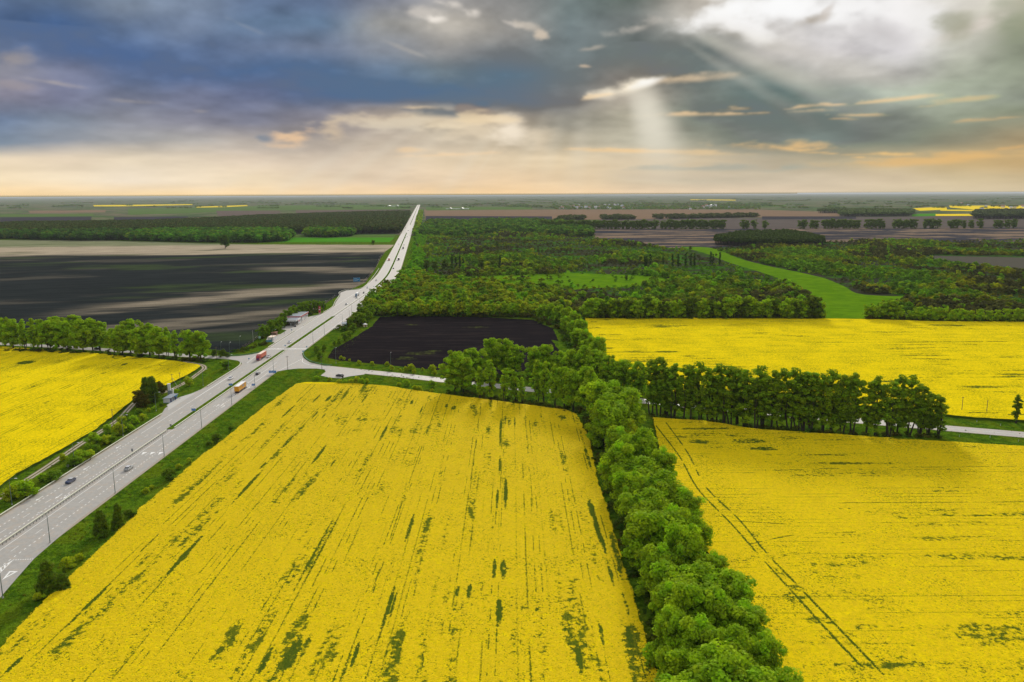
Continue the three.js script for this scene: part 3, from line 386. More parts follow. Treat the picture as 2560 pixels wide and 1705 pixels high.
for (const [z0, z1] of [[-130, -330], [-330, -500], [-500, -560]]) part(highway, 'edge_line', new THREE.BoxGeometry(0.2, 0.008, z0 - z1).translate(-161.9, 0.079, (z0 + z1) / 2), mPaint);
for (const off of [13.4, 1.9, -1.9, -13.4]) part(highway, 'edge_line', ribbon(sub(-560, -4000), 0.25, 0.08, metres(10), off), mPaint);
part(highway, 'edge_line', new THREE.BoxGeometry(0.2, 0.008, 120).translate(-174.4, 0.079, -420), mPaint); part(highway, 'edge_line', new THREE.BoxGeometry(0.2, 0.008, 60).translate(-174.6, 0.079, -455), mPaint);
part(highway, 'edge_line', new THREE.BoxGeometry(0.22, 0.008, 90).translate(-157.2, 0.0795, -475), mPaint); part(highway, 'edge_line', new THREE.BoxGeometry(0.22, 0.008, 70).translate(-153.6, 0.0795, -470), mPaint);
// pedestrian crossing: bars across both carriageways
const barG = new THREE.BoxGeometry(0.55, 0.008, 3.2); for (let x = -177.2; x < -149.6; x += 1.1) if (Math.abs(x + 164.2) > 1.7) { const m = part(highway, 'crossing_bar', barG, mPaint); m.position.set(x, 0.081, -567.5); }
// arrows and give-way triangles
const shapeMark = (pts, hole, x, z, name = 'road_arrow') => { const s = new THREE.Shape(pts.map((p) => new THREE.Vector2(p[0], p[1]))); if (hole) s.holes.push(new THREE.Path(hole.map((p) => new THREE.Vector2(p[0], p[1])))); const g = new THREE.ShapeGeometry(s).rotateX(-Math.PI / 2); const m = part(highway, name, g, mPaint); m.position.set(x, 0.083, z); };
const arrow = [[-0.15, -2.5], [0.15, -2.5], [0.15, 0.6], [0.6, 0.6], [0, 2.5], [-0.6, 0.6], [-0.15, 0.6]];
for (const [x, z, up] of [[-175, -312, -1], [-175, -279, -1], [-169, -281, -1], [-166, -281, -1], [-175.4, -340, -1], [-156.6, -410, 1], [-154.8, -412, 1], [-153, -408, 1], [-155.9, -432, 1], [-152.7, -449, 1]]) shapeMark(up > 0 ? arrow : arrow.map(([a, b]) => [-a, -b]), null, x, z);
shapeMark([[-1.3, 2.2], [1.3, 2.2], [0, -3.4]], [[-0.6, 1.5], [0.6, 1.5], [0, -1.4]], ...G(23, 1437), 'give_way_triangle');
for (let k = 0; k < 3; k++) shapeMark([[-1.0, 1.4], [1.0, 1.4], [0, -2.4]], null, -160 + k * 3.6, -331, 'give_way_triangle');
{ const a = G(34, 1400.5), b = G(82, 1398), q = new THREE.BoxGeometry(0.4, 0.008, 0.45); for (let k = 0; k < 9; k++) { const m = part(highway, 'lane_mark', q, mPaint); m.position.set(mix(a[0], b[0], k / 8), 0.083, mix(a[1], b[1], k / 8)); } }
for (const [a, b] of [[G(32, 1401), G(-30, 1440)], [G(32, 1401), G(-20, 1452)]]) part(highway, 'edge_line', ribbon([a, b], 0.25, 0.084), mPaint);
{ const a = G(32, 1401), b = G(-30, 1440), c = G(-20, 1452); for (let k = 1; k < 6; k++) { const t = k / 6, u = Math.min(1, t + 0.06); part(highway, 'hatch_bar', ribbon([[mix(a[0], b[0], t), mix(a[1], b[1], t)], [mix(a[0], c[0], u), mix(a[1], c[1], u)]], 0.45, 0.085), mPaint); } }
for (let k = 0; k < 12; k++) { const t = k / 12; part(highway, 'hatch_bar', ribbon([[-147.6 + t * 4.6, -497 - t * 36], [-148.8 + t * 5.6, -495.5 - t * 36]], 0.5, 0.087), mPaint); part(highway, 'hatch_bar', ribbon([[-176 - t * 1.6, -519 - t * 22], [-177.2 - t * 1.4, -520 - t * 22]], 0.5, 0.087), mPaint); }
part(highway, 'edge_line', ribbon(smooth([[-143, -533], [-140, -521], [-132, -511], [-121, -505]], 6), 0.3, 0.088), mPaint);
// planted median and its kerbs
const medianGrass = (a, b, w = 3.0) => { part(highway, 'median_kerb', ribbon(seg(a, b), w + 0.5, 0.14), mKerb); part(highway, 'median_grass', ribbon(seg(a - 0.4, b + 0.4), w, 0.19, metres(60)), mGrass); };
medianGrass(-366, -563); medianGrass(-572, -724); medianGrass(-958, -2380, 2.8); medianGrass(-2900, -8600, 2.6);

function rail(name, label, pts, o = {}) { // crash barrier: beam on posts
  const g = new THREE.Group(); top(g, name, label, 'barrier', 'steel crash barriers'); g.userData.group = undefined; delete g.userData.group;
  const h = o.h ?? 0.78, beams = [], q = []; let acc = 0;
  for (let i = 0; i < pts.length - 1; i++) { const [a, b] = [pts[i], pts[i + 1]], dx = b[0] - a[0], dz = b[1] - a[1], l = Math.hypot(dx, dz), t = Math.atan2(dx, dz); for (const [yy, hh, ww] of [[h - 0.07, 0.14, 0.42], [h - 0.27, 0.16, 0.2]]) beams.push(new THREE.BoxGeometry(ww, hh, l + 0.05).rotateY(t).translate((a[0] + b[0]) / 2, yy, (a[1] + b[1]) / 2)); while (acc < l) { q.push([a[0] + dx * acc / l, a[1] + dz * acc / l]); acc += o.step ?? 4; } acc -= l; }
  part(g, 'beam', mergeGeometries(beams), o.mat ?? mRail);
  const pg = new THREE.BoxGeometry(0.12, h - 0.05, 0.16);
  for (const p of q.slice(0, 290)) part(g, 'post', pg, o.post ?? mPost).position.set(p[0] + (o.dx ?? 0), (h - 0.05) / 2 + 0.05, p[1]);
  return g;
}
const mRail = std(C(0.7, 0.7, 0.55), 0.5), mPost = std(C(0.16, 0.16, 0.15), 0.7, { metalness: 0.3 }), mGreenRail = std(C(0.03, 0.16, 0.07), 0.5);
rail('crash_barrier', 'long pale crash barrier along the left edge of the near highway', [[-178.9, -150], [-178.9, -393]]);
rail('crash_barrier', 'pale crash barrier curving into the left side road', smooth([[-177.9, -452], [-177.9, -480], [-177.9, -500], [-178.6, -511], [-180.6, -518]], 6));
rail('crash_barrier', 'green crash barrier above the left side road', smooth([[-204, -541.8], [-197, -542], [-190, -543], [-183.8, -547.6], [-178.3, -556]], 6), { mat: mGreenRail });
rail('crash_barrier', 'pale crash barrier between the crossing and the filling station', [[-178.4, -572], [-178.4, -645]]);
rail('crash_barrier', 'low pale barrier along the filling station forecourt', [[-178.4, -672], [-178.4, -722]], { h: 0.5 });
rail('crash_barrier', 'pale crash barrier beyond the red and white price pylon', smooth([[-178.4, -745], [-178.4, -785], [-184, -822], [-191, -876], [-197, -906], [-193.5, -926], [-183, -936], [-178.5, -952], [-182, -1010], [-190, -1100], [-200, -1200]], 5));
rail('crash_barrier', 'green crash barrier round the right corner of the junction', smooth([[-148, -567], [-147.4, -552], [-142.2, -535.5], [-134.5, -521.5], [-122.5, -510.6], [-118, -509.8]], 6), { mat: mGreenRail });
rail('median_barrier', 'crash barrier with close dark posts in the middle of the near highway', [[-164.2, -130], [-164.2, -364]], { step: 1.85, dx: 0.7 });
rail('median_barrier', 'pale crash barrier along the planted median before the crossing', [[-162.1, -368], [-162.1, -562]]);
rail('median_barrier', 'thin crash barrier in the middle of the highway before the bend', smooth([[-164, -726], [-164, -860], [-165, -950]], 4));

const roadR = new THREE.Group(); top(roadR, 'side_road', 'narrow side road leading right between the tree rows', 'road', null, 'structure');
const RR = smooth([[-121, -504], [-95, -492], [-69.4, -480.7], [-36.2, -464], [6.8, -444.4], [73.4, -414.6], [120.2, -395.4], [163.8, -378.5], [202.8, -364.3], [235.5, -352.3], [420, -285]], 6);
part(roadR, 'shoulder', ribbon(RR, 10.4, 0.05), mEdge); part(roadR, 'roadway', ribbon(RR, 8.6, 0.058, metres(24)), mRoad);
for (const s of [-3.9, 0, 3.9]) part(roadR, 'edge_line', ribbon(RR.slice(8), 0.14, 0.068, metres(10), s), mPaint);
const roadL = new THREE.Group(); top(roadL, 'side_road', 'narrow side road leading left behind the tree row', 'road', null, 'structure');
const RL = smooth([[-203, -538], [-213.7, -540.5], [-248.5, -552], [-300.5, -569], [-349, -583.5], [-370, -589], [-560, -640]], 6);
part(roadL, 'shoulder', ribbon(RL, 9, 0.05), mEdge); part(roadL, 'roadway', ribbon(RL, 7.2, 0.058, metres(24)), mRoad);
const mDirt = matte({ color: C(0.42, 0.37, 0.29), roughness: 1 }), mDirt2 = matte({ color: C(0.12, 0.12, 0.05), roughness: 1 });
function track(label, pts, w = 0.7) { const g = new THREE.Group(); top(g, 'dirt_track', label, 'track', null, 'structure'); const p = smooth(pts, 8); part(g, 'track_bed', ribbon(p, 3.6, 0.02), mDirt2); for (const s of [-0.85, 0.85]) part(g, 'wheel_rut', ribbon(p, w, 0.03, metres(5), s), mDirt); }
track('pale dirt track between the left yellow field and the highway bushes', GP([[-90, 1300], [0, 1243], [60, 1204], [110, 1172], [160, 1138], [212, 1103], [258, 1075], [300, 1046], [322, 1022], [345, 1003], [420, 977], [460, 958], [495, 934], [511, 920], [505, 913], [478, 907], [450, 900]]), 0.9);
track('pale dirt track along the edge of the wide dark field', GP([[609, 866], [650, 838], [700, 806], [760, 790], [812, 757], [850, 733], [905, 706], [935, 672], [952, 641], [964, 623]]), 0.8);
console.log('roads done');

/* ---------- vegetation ---------- */
// crown: leaf-sized faces spread over clumps, the clumps over the limbs' lobes
function crownGeo(seed, o) {
  const r = rng(seed), pos = [], col = [], idx = [], gauss = () => (r() + r() + r() - 1.5) / 1.5;
  const dirv = () => { const u = r() * 2 - 1, a = r() * 6.2832, s = Math.sqrt(1 - u * u); return [s * Math.cos(a), u, s * Math.sin(a)]; };
  for (let k = 0; k < o.clumps; k++) {
    const lobe = o.lobes[k % o.lobes.length], d = dirv(); if (d[1] < -0.3 && r() < 0.5) d[1] = -d[1];
    const q = o.fill ? Math.pow(r(), 0.4) : 0.72 + 0.3 * r(), cx = lobe[0] + d[0] * lobe[3] * q, cy = lobe[1] + d[1] * lobe[4] * q, cz = lobe[2] + d[2] * lobe[3] * q;
    const R = o.r * (0.65 + 0.7 * r()), tone = 0.74 + 0.5 * r(), warm = 0.88 + 0.3 * r(), n = o.leaves * (0.7 + 0.6 * r()) | 0;
    for (let i = 0; i < n; i++) {
      const e = dirv(), rad = R * (0.55 + 0.5 * r()), x = cx + e[0] * rad, y = cy + e[1] * rad * 0.8, z = cz + e[2] * rad; if (y < (o.floor ?? 0.2)) continue;
      let nx = e[0] * 0.8 + gauss() * 0.7, ny = e[1] * 0.8 + 0.35 + gauss() * 0.7, nz = e[2] * 0.8 + gauss() * 0.7; const nl = Math.hypot(nx, ny, nz) || 1; nx /= nl; ny /= nl; nz /= nl;
      let tx = gauss(), ty = gauss(), tz = gauss(); const dt = tx * nx + ty * ny + tz * nz; tx -= dt * nx; ty -= dt * ny; tz -= dt * nz; const tl = Math.hypot(tx, ty, tz) || 1; tx /= tl; ty /= tl; tz /= tl;
      const bx = ny * tz - nz * ty, by = nz * tx - nx * tz, bz = nx * ty - ny * tx, s = o.leaf * (0.6 + 0.8 * r()), w = s * (0.5 + 0.3 * r()), b = pos.length / 3, lift = s * 0.25;
      pos.push(x - tx * s, y - ty * s, z - tz * s, x + bx * w + nx * lift, y + by * w + ny * lift, z + bz * w + nz * lift, x + tx * s, y + ty * s, z + tz * s, x - bx * w + nx * lift, y - by * w + ny * lift, z - bz * w + nz * lift);
      const t = tone * (0.8 + 0.4 * r()); for (let v = 0; v < 4; v++) col.push(t * warm, t, t * 0.9);
      idx.push(b, b + 1, b + 2, b, b + 2, b + 3);
    }
  }
  const g = new THREE.BufferGeometry(); g.setAttribute('position', new THREE.Float32BufferAttribute(pos, 3)); g.setAttribute('color', new THREE.Float32BufferAttribute(col, 3)); g.setIndex(idx); return g;
}
function limb(a, b, r0, r1, n = 6) { const d = new THREE.Vector3(b[0] - a[0], b[1] - a[1], b[2] - a[2]), l = d.length(), g = new THREE.CylinderGeometry(r1, r0, l, n, 1, true).translate(0, l / 2, 0); g.applyQuaternion(new THREE.Quaternion().setFromUnitVectors(new THREE.Vector3(0, 1, 0), d.normalize())); return g.translate(a[0], a[1], a[2]); }
function trunkGeo(seed, lobes, r0, fork, stems = 1) {
  const r = rng(seed), gs = [];
  for (let s = 0; s < stems; s++) { const ox = stems > 1 ? (r() - 0.5) * 1.6 : 0, oz = stems > 1 ? (r() - 0.5) * 1.6 : 0, f = [ox * 2 + (r() - 0.5), fork * (0.85 + 0.3 * r()), oz * 2 + (r() - 0.5)]; gs.push(limb([ox, -0.3, oz], f, r0, r0 * 0.65, 7)); lobes.forEach((b, i) => { if (i % stems !== s) return; const mid = [mix(f[0], b[0], 0.5) + (r() - 0.5), mix(f[1], b[1], 0.55), mix(f[2], b[2], 0.5) + (r() - 0.5)]; gs.push(limb(f, mid, r0 * 0.5, r0 * 0.3, 5), limb(mid, [b[0], b[1] + b[4] * 0.4, b[2]], r0 * 0.3, r0 * 0.07, 4)); }); }
  return mergeGeometries(gs);
}
const leafMat = (r, g, b, t = 0.42) => new THREE.MeshPhysicalMaterial({ color: C(r * 2.6, g * 1.9, b * 0.6), vertexColors: true, roughness: 0.95, specularIntensity: 0.15, transmission: t, thickness: 0, side: THREE.DoubleSide });
const mLeaf = leafMat(0.118, 0.262, 0.013), mLeafY = leafMat(0.155, 0.265, 0.014), mLeafD = leafMat(0.045, 0.105, 0.012), mLeafB = leafMat(0.046, 0.062, 0.012), mLeafBr = leafMat(0.085, 0.27, 0.012), mBark = std(C(0.05, 0.042, 0.032), 1), mPine = leafMat(0.028, 0.06, 0.026, 0.1);
const rndLobes = (seed, n, R, y0, y1, lr, lh) => { const r = rng(seed), a = []; for (let i = 0; i < n; i++) { const t = (i + 0.5) / n, an = i * 2.4 + r(), rr = R * (0.35 + 0.65 * r()) * (t > 0.85 ? 0.35 : 1); a.push([Math.cos(an) * rr, mix(y0, y1, t) + (r() - 0.5), Math.sin(an) * rr, lr * (0.75 + 0.5 * r()), lh * (0.75 + 0.5 * r())]); } return a; };
// each kind: { h: its height, parts: [name, geometry, material] }
function kindOf(h, parts) { return { h, parts }; }
function broad(seed, o) { const L = rndLobes(seed, o.n, o.R, o.y0, o.y1, o.lr, o.lh); return kindOf(o.h, [['trunk', trunkGeo(seed + 5, L, o.tr ?? 0.4, o.fork ?? 4, o.stems ?? 1), mBark], ['crown', crownGeo(seed + 9, { lobes: L, clumps: o.clumps, r: o.cr, leaves: o.leaves, leaf: o.leaf, fill: o.fill, floor: o.floor ?? 0.8 }), o.mat ?? mLeaf]]); }
const K = {
  willow: [1, 2, 3].map((s) => broad(100 + s * 31, { h: 20, n: 9, R: 4.6, y0: 4, y1: 16, lr: 3.6, lh: 3.6, clumps: 120, cr: 1.7, leaves: 100, leaf: 0.42 })),
  oak: [1, 2, 3].map((s) => broad(300 + s * 31, { h: 22, n: 12, R: 4.6, y0: 4.5, y1: 18.5, lr: 3.2, lh: 3.2, clumps: 120, cr: 1.6, leaves: 96, leaf: 0.46, fork: 4.5, stems: 2 })),
  tall: [1, 2, 3, 4].map((s) => broad(500 + s * 37, { h: 27, n: 15, R: 2.5, y0: 5, y1: 25, lr: 2.0, lh: 2.6, clumps: 96, cr: 1.15, leaves: 52, leaf: 0.44, fill: true, fork: 8, stems: s % 2 + 2, tr: 0.36 })),
  mid: [1, 2, 3].map((s) => broad(700 + s * 31, { h: 16, n: 7, R: 3.4, y0: 2.6, y1: 12.8, lr: 2.9, lh: 3.0, clumps: 52, cr: 1.5, leaves: 46, leaf: 0.6, floor: 0.2 })),
  bush: [1, 2, 3].map((s) => broad(900 + s * 31, { h: 4, n: 6, R: 1.5, y0: 0.9, y1: 2.6, lr: 1.1, lh: 1.1, clumps: 40, cr: 0.6, leaves: 60, leaf: 0.2, floor: 0.05, fork: 0.7, tr: 0.12, stems: 2 })),
  cone: [1, 2].map((s) => { const L = []; for (let i = 0; i < 7; i++) { const t = i / 6; L.push([0.2 * Math.cos(i * 2), 1 + t * 5.6, 0.2 * Math.sin(i * 2), mix(2.1, 0.5, t), 1.1]); } return kindOf(8, [['trunk', trunkGeo(50 + s, L.slice(5), 0.22, 2), mBark], ['crown', crownGeo(1100 + s, { lobes: L, clumps: 90, r: 0.75, leaves: 70, leaf: 0.26, floor: 0.1 }), mLeafD]]); }),
  far: [1, 2, 3].map((s) => broad(1300 + s * 31, { h: 14, n: 5, R: 3, y0: 3, y1: 11, lr: 2.8, lh: 2.6, clumps: 18, cr: 1.8, leaves: 17, leaf: 1.1, fork: 3 })),
  shrub: [1, 2].map((s) => broad(1500 + s * 31, { h: 5, n: 4, R: 1.8, y0: 1, y1: 3.4, lr: 1.5, lh: 1.3, clumps: 12, cr: 0.9, leaves: 16, leaf: 0.55, floor: 0.05, fork: 0.8, tr: 0.12 })),
  poplar: [1, 2].map((s) => { const L = []; for (let i = 0; i < 9; i++) L.push([0.4 * Math.cos(i * 2.4), 2.5 + i * 2.3, 0.4 * Math.sin(i * 2.4), i > 6 ? 0.8 : 1.5, 1.7]); return kindOf(23, [['trunk', trunkGeo(60 + s, L.slice(7), 0.3, 3), mBark], ['crown', crownGeo(1700 + s, { lobes: L, clumps: 40, r: 1.1, leaves: 24, leaf: 0.6 }), leafMat(0.016, 0.05, 0.014, 0.2)]]); }),
  pine: [1, 2].map((s) => { const L = rndLobes(1900 + s, 4, 1.6, 9, 16, 2.0, 2.0); return kindOf(18, [['trunk', trunkGeo(70 + s, L, 0.25, 8), mBark], ['crown', crownGeo(1950 + s, { lobes: L, clumps: 14, r: 1.5, leaves: 16, leaf: 1.0 }), mPine]]); }),
  bare: [1, 2].map((s) => { const L = rndLobes(2100 + s, 12, 3.6, 5, 15, 1.6, 1.8); return kindOf(18, [['trunk', trunkGeo(80 + s, L, 0.3, 4, 3), mBark], ['crown', crownGeo(2150 + s, { lobes: L, clumps: 60, r: 1.3, leaves: 26, leaf: 0.3 }), mLeafY]]); }),
};
const vr = rng(4242);
const matCache = new Map();
function plant(kind, name, label, category, x, z, h, o = {}) { // one tree or bush as a thing of its own
  const list = K[kind], k = list[(o.v ?? Math.floor(vr() * 97)) % list.length], g = new THREE.Group(), s = h / k.h, w = s * (o.w ?? (0.9 + 0.25 * vr()));
  for (const [n, geo, mat] of k.parts) part(g, n, geo, n === 'crown' && o.mat ? o.mat : mat);
  g.position.set(x, o.y ?? 0, z); g.rotation.y = vr() * 6.28; g.scale.set(w, s, w);
  return top(g, name, label, category, o.group);
}
const P = (px, py) => G(px, py);
// row: base points in order from left to right, named by their place in the row
function row(list, kind, name, what, group, o = {}) { list.forEach(([x, y, h0, extra], i) => { const h = h0 * (0.93 + 0.12 * vr()); const [X, Z] = o.world ? [x, y] : G(x, y); plant(extra?.kind ?? kind, name, `${extra?.look ?? o.look ?? 'green leafy'} tree, ${ord(i + 1)} from the left ${what}`, 'tree', X, Z, h, { group, ...o, ...extra }); }); }

// trees along the left side road
row([[-14, 872, 23], [12, 866, 22], [36, 874, 24], [62, 877, 23, { look: 'thin see-through', kind: 'tall' }], [84, 879, 23, { kind: 'tall', look: 'slender' }], [104, 870, 23], [124, 879, 25], [146, 868, 24], [165, 881, 25], [188, 870, 25], [208, 883, 24], [232, 878, 24], [252, 876, 21]], 'oak', 'roadside_tree', 'in the leftmost group by the side road', 'trees along the left side road');
row([[284, 884, 20], [306, 892, 22], [330, 884, 25], [352, 895, 23], [376, 889, 23], [398, 897, 22], [420, 892, 21, { kind: 'tall', look: 'slender' }], [440, 899, 20, { kind: 'tall', look: 'slender' }], [472, 900, 21], [502, 901, 21]], 'oak', 'roadside_tree', 'in the group beside the left junction', 'trees along the left side road');
row([[537, 890, 5], [556, 892, 6], [568, 893, 3.5]], 'bush', 'young_tree', 'below the near corner of the dark field', 'young trees by the left junction', { mat: mLeafD, look: 'small round dark' });
// the tall hedge between the two near rapeseed fields, far end first
[[1500, 1084, 26], [1562, 1090, 25], [1512, 1122, 21], [1535, 1105, 24], [1575, 1132, 18, 'bare'], [1545, 1165, 20], [1602, 1206, 22], [1548, 1236, 20], [1655, 1240, 20], [1598, 1262, 21], [1575, 1300, 19], [1650, 1302, 19], [1700, 1318, 17], [1615, 1352, 18], [1682, 1398, 19], [1625, 1422, 18], [1738, 1402, 14], [1652, 1492, 18], [1712, 1478, 19], [1782, 1482, 15], [1690, 1548, 18], [1760, 1552, 17], [1668, 1590, 16], [1826, 1560, 14], [1724, 1622, 18], [1792, 1636, 17], [1676, 1668, 16], [1858, 1640, 14], [1746, 1712, 18], [1826, 1726, 17], [1692, 1752, 16], [1906, 1716, 14], [1786, 1810, 18], [1880, 1830, 17], [1720, 1850, 17], [1960, 1810, 14], [1820, 1930, 17], [1920, 1960, 16]].forEach(([x, y, h, k], i) => { const [X, Z] = G(x, y), hh = h * (0.86 + 0.26 * vr()); plant(k ?? 'willow', 'hedge_tree', `${k ? 'thin brownish half-bare' : h > 20 ? 'tall round green' : h > 16 ? 'round green' : 'low green'} tree, ${ord(i + 1)} along the tall hedge from its far end`, 'tree', X, Z, hh, { group: 'trees of the tall hedge', w: 0.82 + 0.55 * vr() }); });
// the row of slender trees along the right side road
row([[1628, 1036, 27], [1647, 1039, 28], [1664, 1041, 26], [1680, 1044.5, 28], [1707, 1047, 27], [1729, 1050, 28], [1751, 1054, 28], [1773, 1055.5, 27], [1789, 1055.5, 28], [1808, 1058, 28], [1828, 1061, 28], [1845, 1060, 27], [1862, 1069, 28], [1889, 1070, 29], [1907, 1069, 28], [1926, 1072, 28], [1951, 1069, 28], [1975, 1073, 28], [1995, 1075, 28], [2011, 1076, 28], [2028, 1076, 28], [2058, 1079, 28], [2079, 1077, 28], [2104, 1082, 28], [2130, 1084, 27], [2163, 1087, 26], [2189, 1087, 26], [2222, 1091, 25], [2241, 1086, 26], [2268, 1088, 26], [2296, 1090, 25], [2318, 1088, 22], [2342, 1090, 19]], 'tall', 'slender_tree', 'in the long row along the narrow road', 'row of slender trees along the right side road', { look: 'slender dark-trunked', mat: leafMat(0.085, 0.195, 0.012), w: 1.2 });
row([[1660, 1012, 20], [1725, 1016, 19], [1800, 1020, 18], [1905, 1030, 17], [2010, 1036, 18], [2090, 1044, 16]], 'tall', 'slender_tree', 'behind the narrow road and long row', 'row of slender trees along the right side road', { look: 'thin' });
// groups left of the hedge along the same road
row([[1142, 980, 24, { kind: 'oak' }], [1160, 984, 23, { kind: 'oak' }], [1200, 1001, 20], [1226, 1003, 23], [1262, 1008, 18], [1286, 1006, 19], [1304, 1011, 14], [1342, 1004, 22], [1362, 1009, 23], [1388, 1016, 22], [1412, 1020, 22, { kind: 'oak' }], [1436, 1028, 22, { kind: 'oak' }], [1462, 1030, 24, { kind: 'oak' }]], 'tall', 'roadside_tree', 'in front of the narrow road before the hedge', 'trees in front of the right side road');
row([[1180, 962, 24], [1232, 940, 24], [1262, 938, 24], [1288, 944, 22], [1338, 948, 22], [1362, 946, 23], [1398, 952, 20], [1425, 958, 21], [1460, 962, 24], [1486, 966, 23], [1520, 972, 20], [1556, 985, 20], [1592, 992, 20]], 'oak', 'roadside_tree', 'behind the narrow road before the long slender row', 'trees behind the right side road');
// line of trees between the dark field and the bright yellow field
row([[1352, 797, 12], [1374, 800, 16], [1398, 806, 17], [1418, 814, 18], [1414, 832, 14], [1436, 828, 18], [1430, 846, 16], [1450, 850, 17], [1444, 868, 16], [1464, 878, 17], [1478, 892, 16], [1496, 905, 18]], 'willow', 'field_edge_tree', 'in the line between dark field and yellow field', 'trees between the dark field and the yellow field');
// edge of the scrubland behind the ploughed and the yellow field
{ const a = []; const r = rng(77); for (let x = 948; x < 1340; x += 15) a.push([x, 790 - (x < 990 ? 3 : 0) + 2 * r(), 11 + 6 * r(), r() < 0.4 ? { mat: mLeafY, look: 'yellow-green' } : {}]); for (const [x, h] of [[1112, 24], [1126, 23], [1160, 23], [1186, 22]]) a.push([x, 787, h, { kind: 'tall', look: 'tall narrow', w: 1.1 }]); for (const x of [1008, 1196, 1150]) a.push([x, 789, 15, { kind: 'cone', look: 'dark conical', w: 1.0 }]); a.sort((p, q) => p[0] - q[0]); row(a, 'mid', 'field_edge_tree', 'along the far edge of the dark field', 'trees along the far edge of the dark field'); }
{ const a = []; const r = rng(78); for (let x = 1470; x < 2052; x += 14.5) a.push([x, 797 + 1.5 * r() - (x < 1500 ? 1 : 0), 16 + 6 * r(), r() < 0.35 ? { mat: mLeafD, look: 'dark green' } : {}]); row(a, 'mid', 'field_edge_tree', 'along the far edge of the bright yellow field', 'trees along the far edge of the bright yellow field'); }
{ const a = [[2172, 798, 15], [2192, 799, 14], [2210, 799, 17, { kind: 'oak', w: 1.3 }], [2228, 800, 19, { kind: 'oak', w: 1.2 }], [2246, 801, 14], [2275, 802, 10], [2296, 803, 13], [2318, 803, 12], [2338, 804, 14], [2358, 805, 14], [2382, 805, 11], [2404, 805, 12], [2424, 806, 11], [2448, 806, 12], [2470, 806, 12], [2494, 806, 12], [2518, 806, 13], [2544, 807, 13], [2570, 807, 13]]; row(a, 'mid', 'field_edge_tree', 'right of the green strip behind yellow field', 'trees right of the green strip'); }
// filling station trees
row([[657, 847, 12], [668, 842, 9], [679, 836, 12], [690, 830, 13], [700, 824, 12], [711, 815, 13], [722, 806, 13], [732, 798, 12], [742, 793, 12], [752, 789, 13], [763, 785, 12], [774, 781, 12], [786, 778, 11], [797, 776, 10], [808, 773, 9]], 'mid', 'screen_tree', 'in the belt behind the filling station', 'trees behind the filling station', { mat: leafMat(0.06, 0.15, 0.014) });
// trees right of the highway opposite the filling station
row([[800, 899, 6.5], [792, 884, 6], [811, 879, 6], [836, 864, 4], [848, 863, 5.5], [862, 853, 8], [872, 846, 6], [884, 832, 8], [876, 818, 9], [892, 812, 12], [905, 815, 12], [906, 800, 13], [920, 806, 13], [926, 796, 14], [916, 786, 14], [934, 788, 12], [900, 786, 12], [926, 776, 13]], 'mid', 'verge_tree', 'on the verge beside the dark ploughed field', 'verge trees right of the highway', { mat: leafMat(0.07, 0.165, 0.012) });
// belt along the right side of the highway beyond the bend
{ const r = rng(91); for (let k = 0; k < 46; k++) { const t = k / 45, z = mix(-905, -2050, Math.pow(t, 1.2)), x = -164 - 0.109 * Math.max(0, -z - 1050) + 26 + 24 * r() * (0.6 + 0.6 * t); plant('mid', 'belt_tree', `bright green tree, ${ord(k + 1)} from the near end of the belt right of the highway`, 'tree', x, z, 11 + 4 * r(), { group: 'tree belt right of the far highway', mat: mLeafBr, w: 1.1 }); } }
// single trees and bushes
{ const [X, Z] = G(2539, 1058); plant('tall', 'lone_tree', 'lone dark green tree at the right edge beside the narrow road', 'tree', X, Z, 14, { w: 1.0, mat: leafMat(0.06, 0.14, 0.012) }); }
{ const [X, Z] = G(562, 621); plant('oak', 'lone_tree', 'lone dark tree standing in the wide ploughed field', 'tree', X, Z, 30, { mat: leafMat(0.035, 0.1, 0.02), w: 1.15 }); }
{ const [X, Z] = G(1000, 612); plant('mid', 'lone_tree', 'dark bush tree beside the highway at the far end of the ploughed field', 'tree', X - 60, Z, 12, { mat: mLeafD }); }
const VERGE = [[254, 1341, 9.3, 'cone', 'tall dark bushy tree, taller of the pair on the right highway verge', 0.95], [297, 1320, 8.6, 'cone', 'dark bushy tree, farther of the pair on the right highway verge', 0.9], [323, 1292, 3.2, 'bush', 'small dark bush beside the pair of verge trees', 1], [121, 1481, 9.6, 'cone', 'big dark bushy tree at the lower end of the highway verge', 1.15], [160, 1478, 5.5, 'cone', 'smaller dark bush leaning against the big lower verge tree', 1.3], [163, 1448, 4, 'cone', 'narrow dark sapling behind the big lower verge tree', 0.7], [423, 1198, 5, 'bush', 'dark round bush alone on the right highway verge', 0.9], [365, 1232, 2.4, 'bush', 'yellow-green low bush on the middle of the verge', 1, 1], [380, 1222, 1.8, 'bush', 'tiny yellow-green bush beside the verge path', 1, 1], [448, 1172, 2.4, 'bush', 'yellow-green bush at the edge of the big yellow field', 1.1, 1], [475, 1157, 2.4, 'bush', 'straggling yellow-green bush beside the big yellow field edge', 1, 1], [544, 1107, 4.6, 'bush', 'round green bush midway along the right verge', 1], [578, 1077, 2.4, 'bush', 'small dark bush farther along the right verge', 1], [521, 1113, 2, 'bush', 'low dark bush left of the round verge bush', 1.2], [172, 1418, 3.6, 'bush', 'yellow-green bush above the big lower verge tree', 1, 1], [200, 1400, 2.4, 'bush', 'small yellow-green bush near the verge tree pair', 1, 1], [98, 1500, 2.4, 'bush', 'low pale bush below the big lower verge tree', 1.2, 1]];
for (const [x, y, h, k, l, w, ye] of VERGE) { const [X, Z] = G(x, y); plant(k, k === 'cone' ? 'verge_tree' : 'verge_bush', l, k === 'cone' ? 'tree' : 'bush', X, Z, h, { w, mat: ye ? mLeafY : leafMat(0.05, 0.115, 0.012) }); }
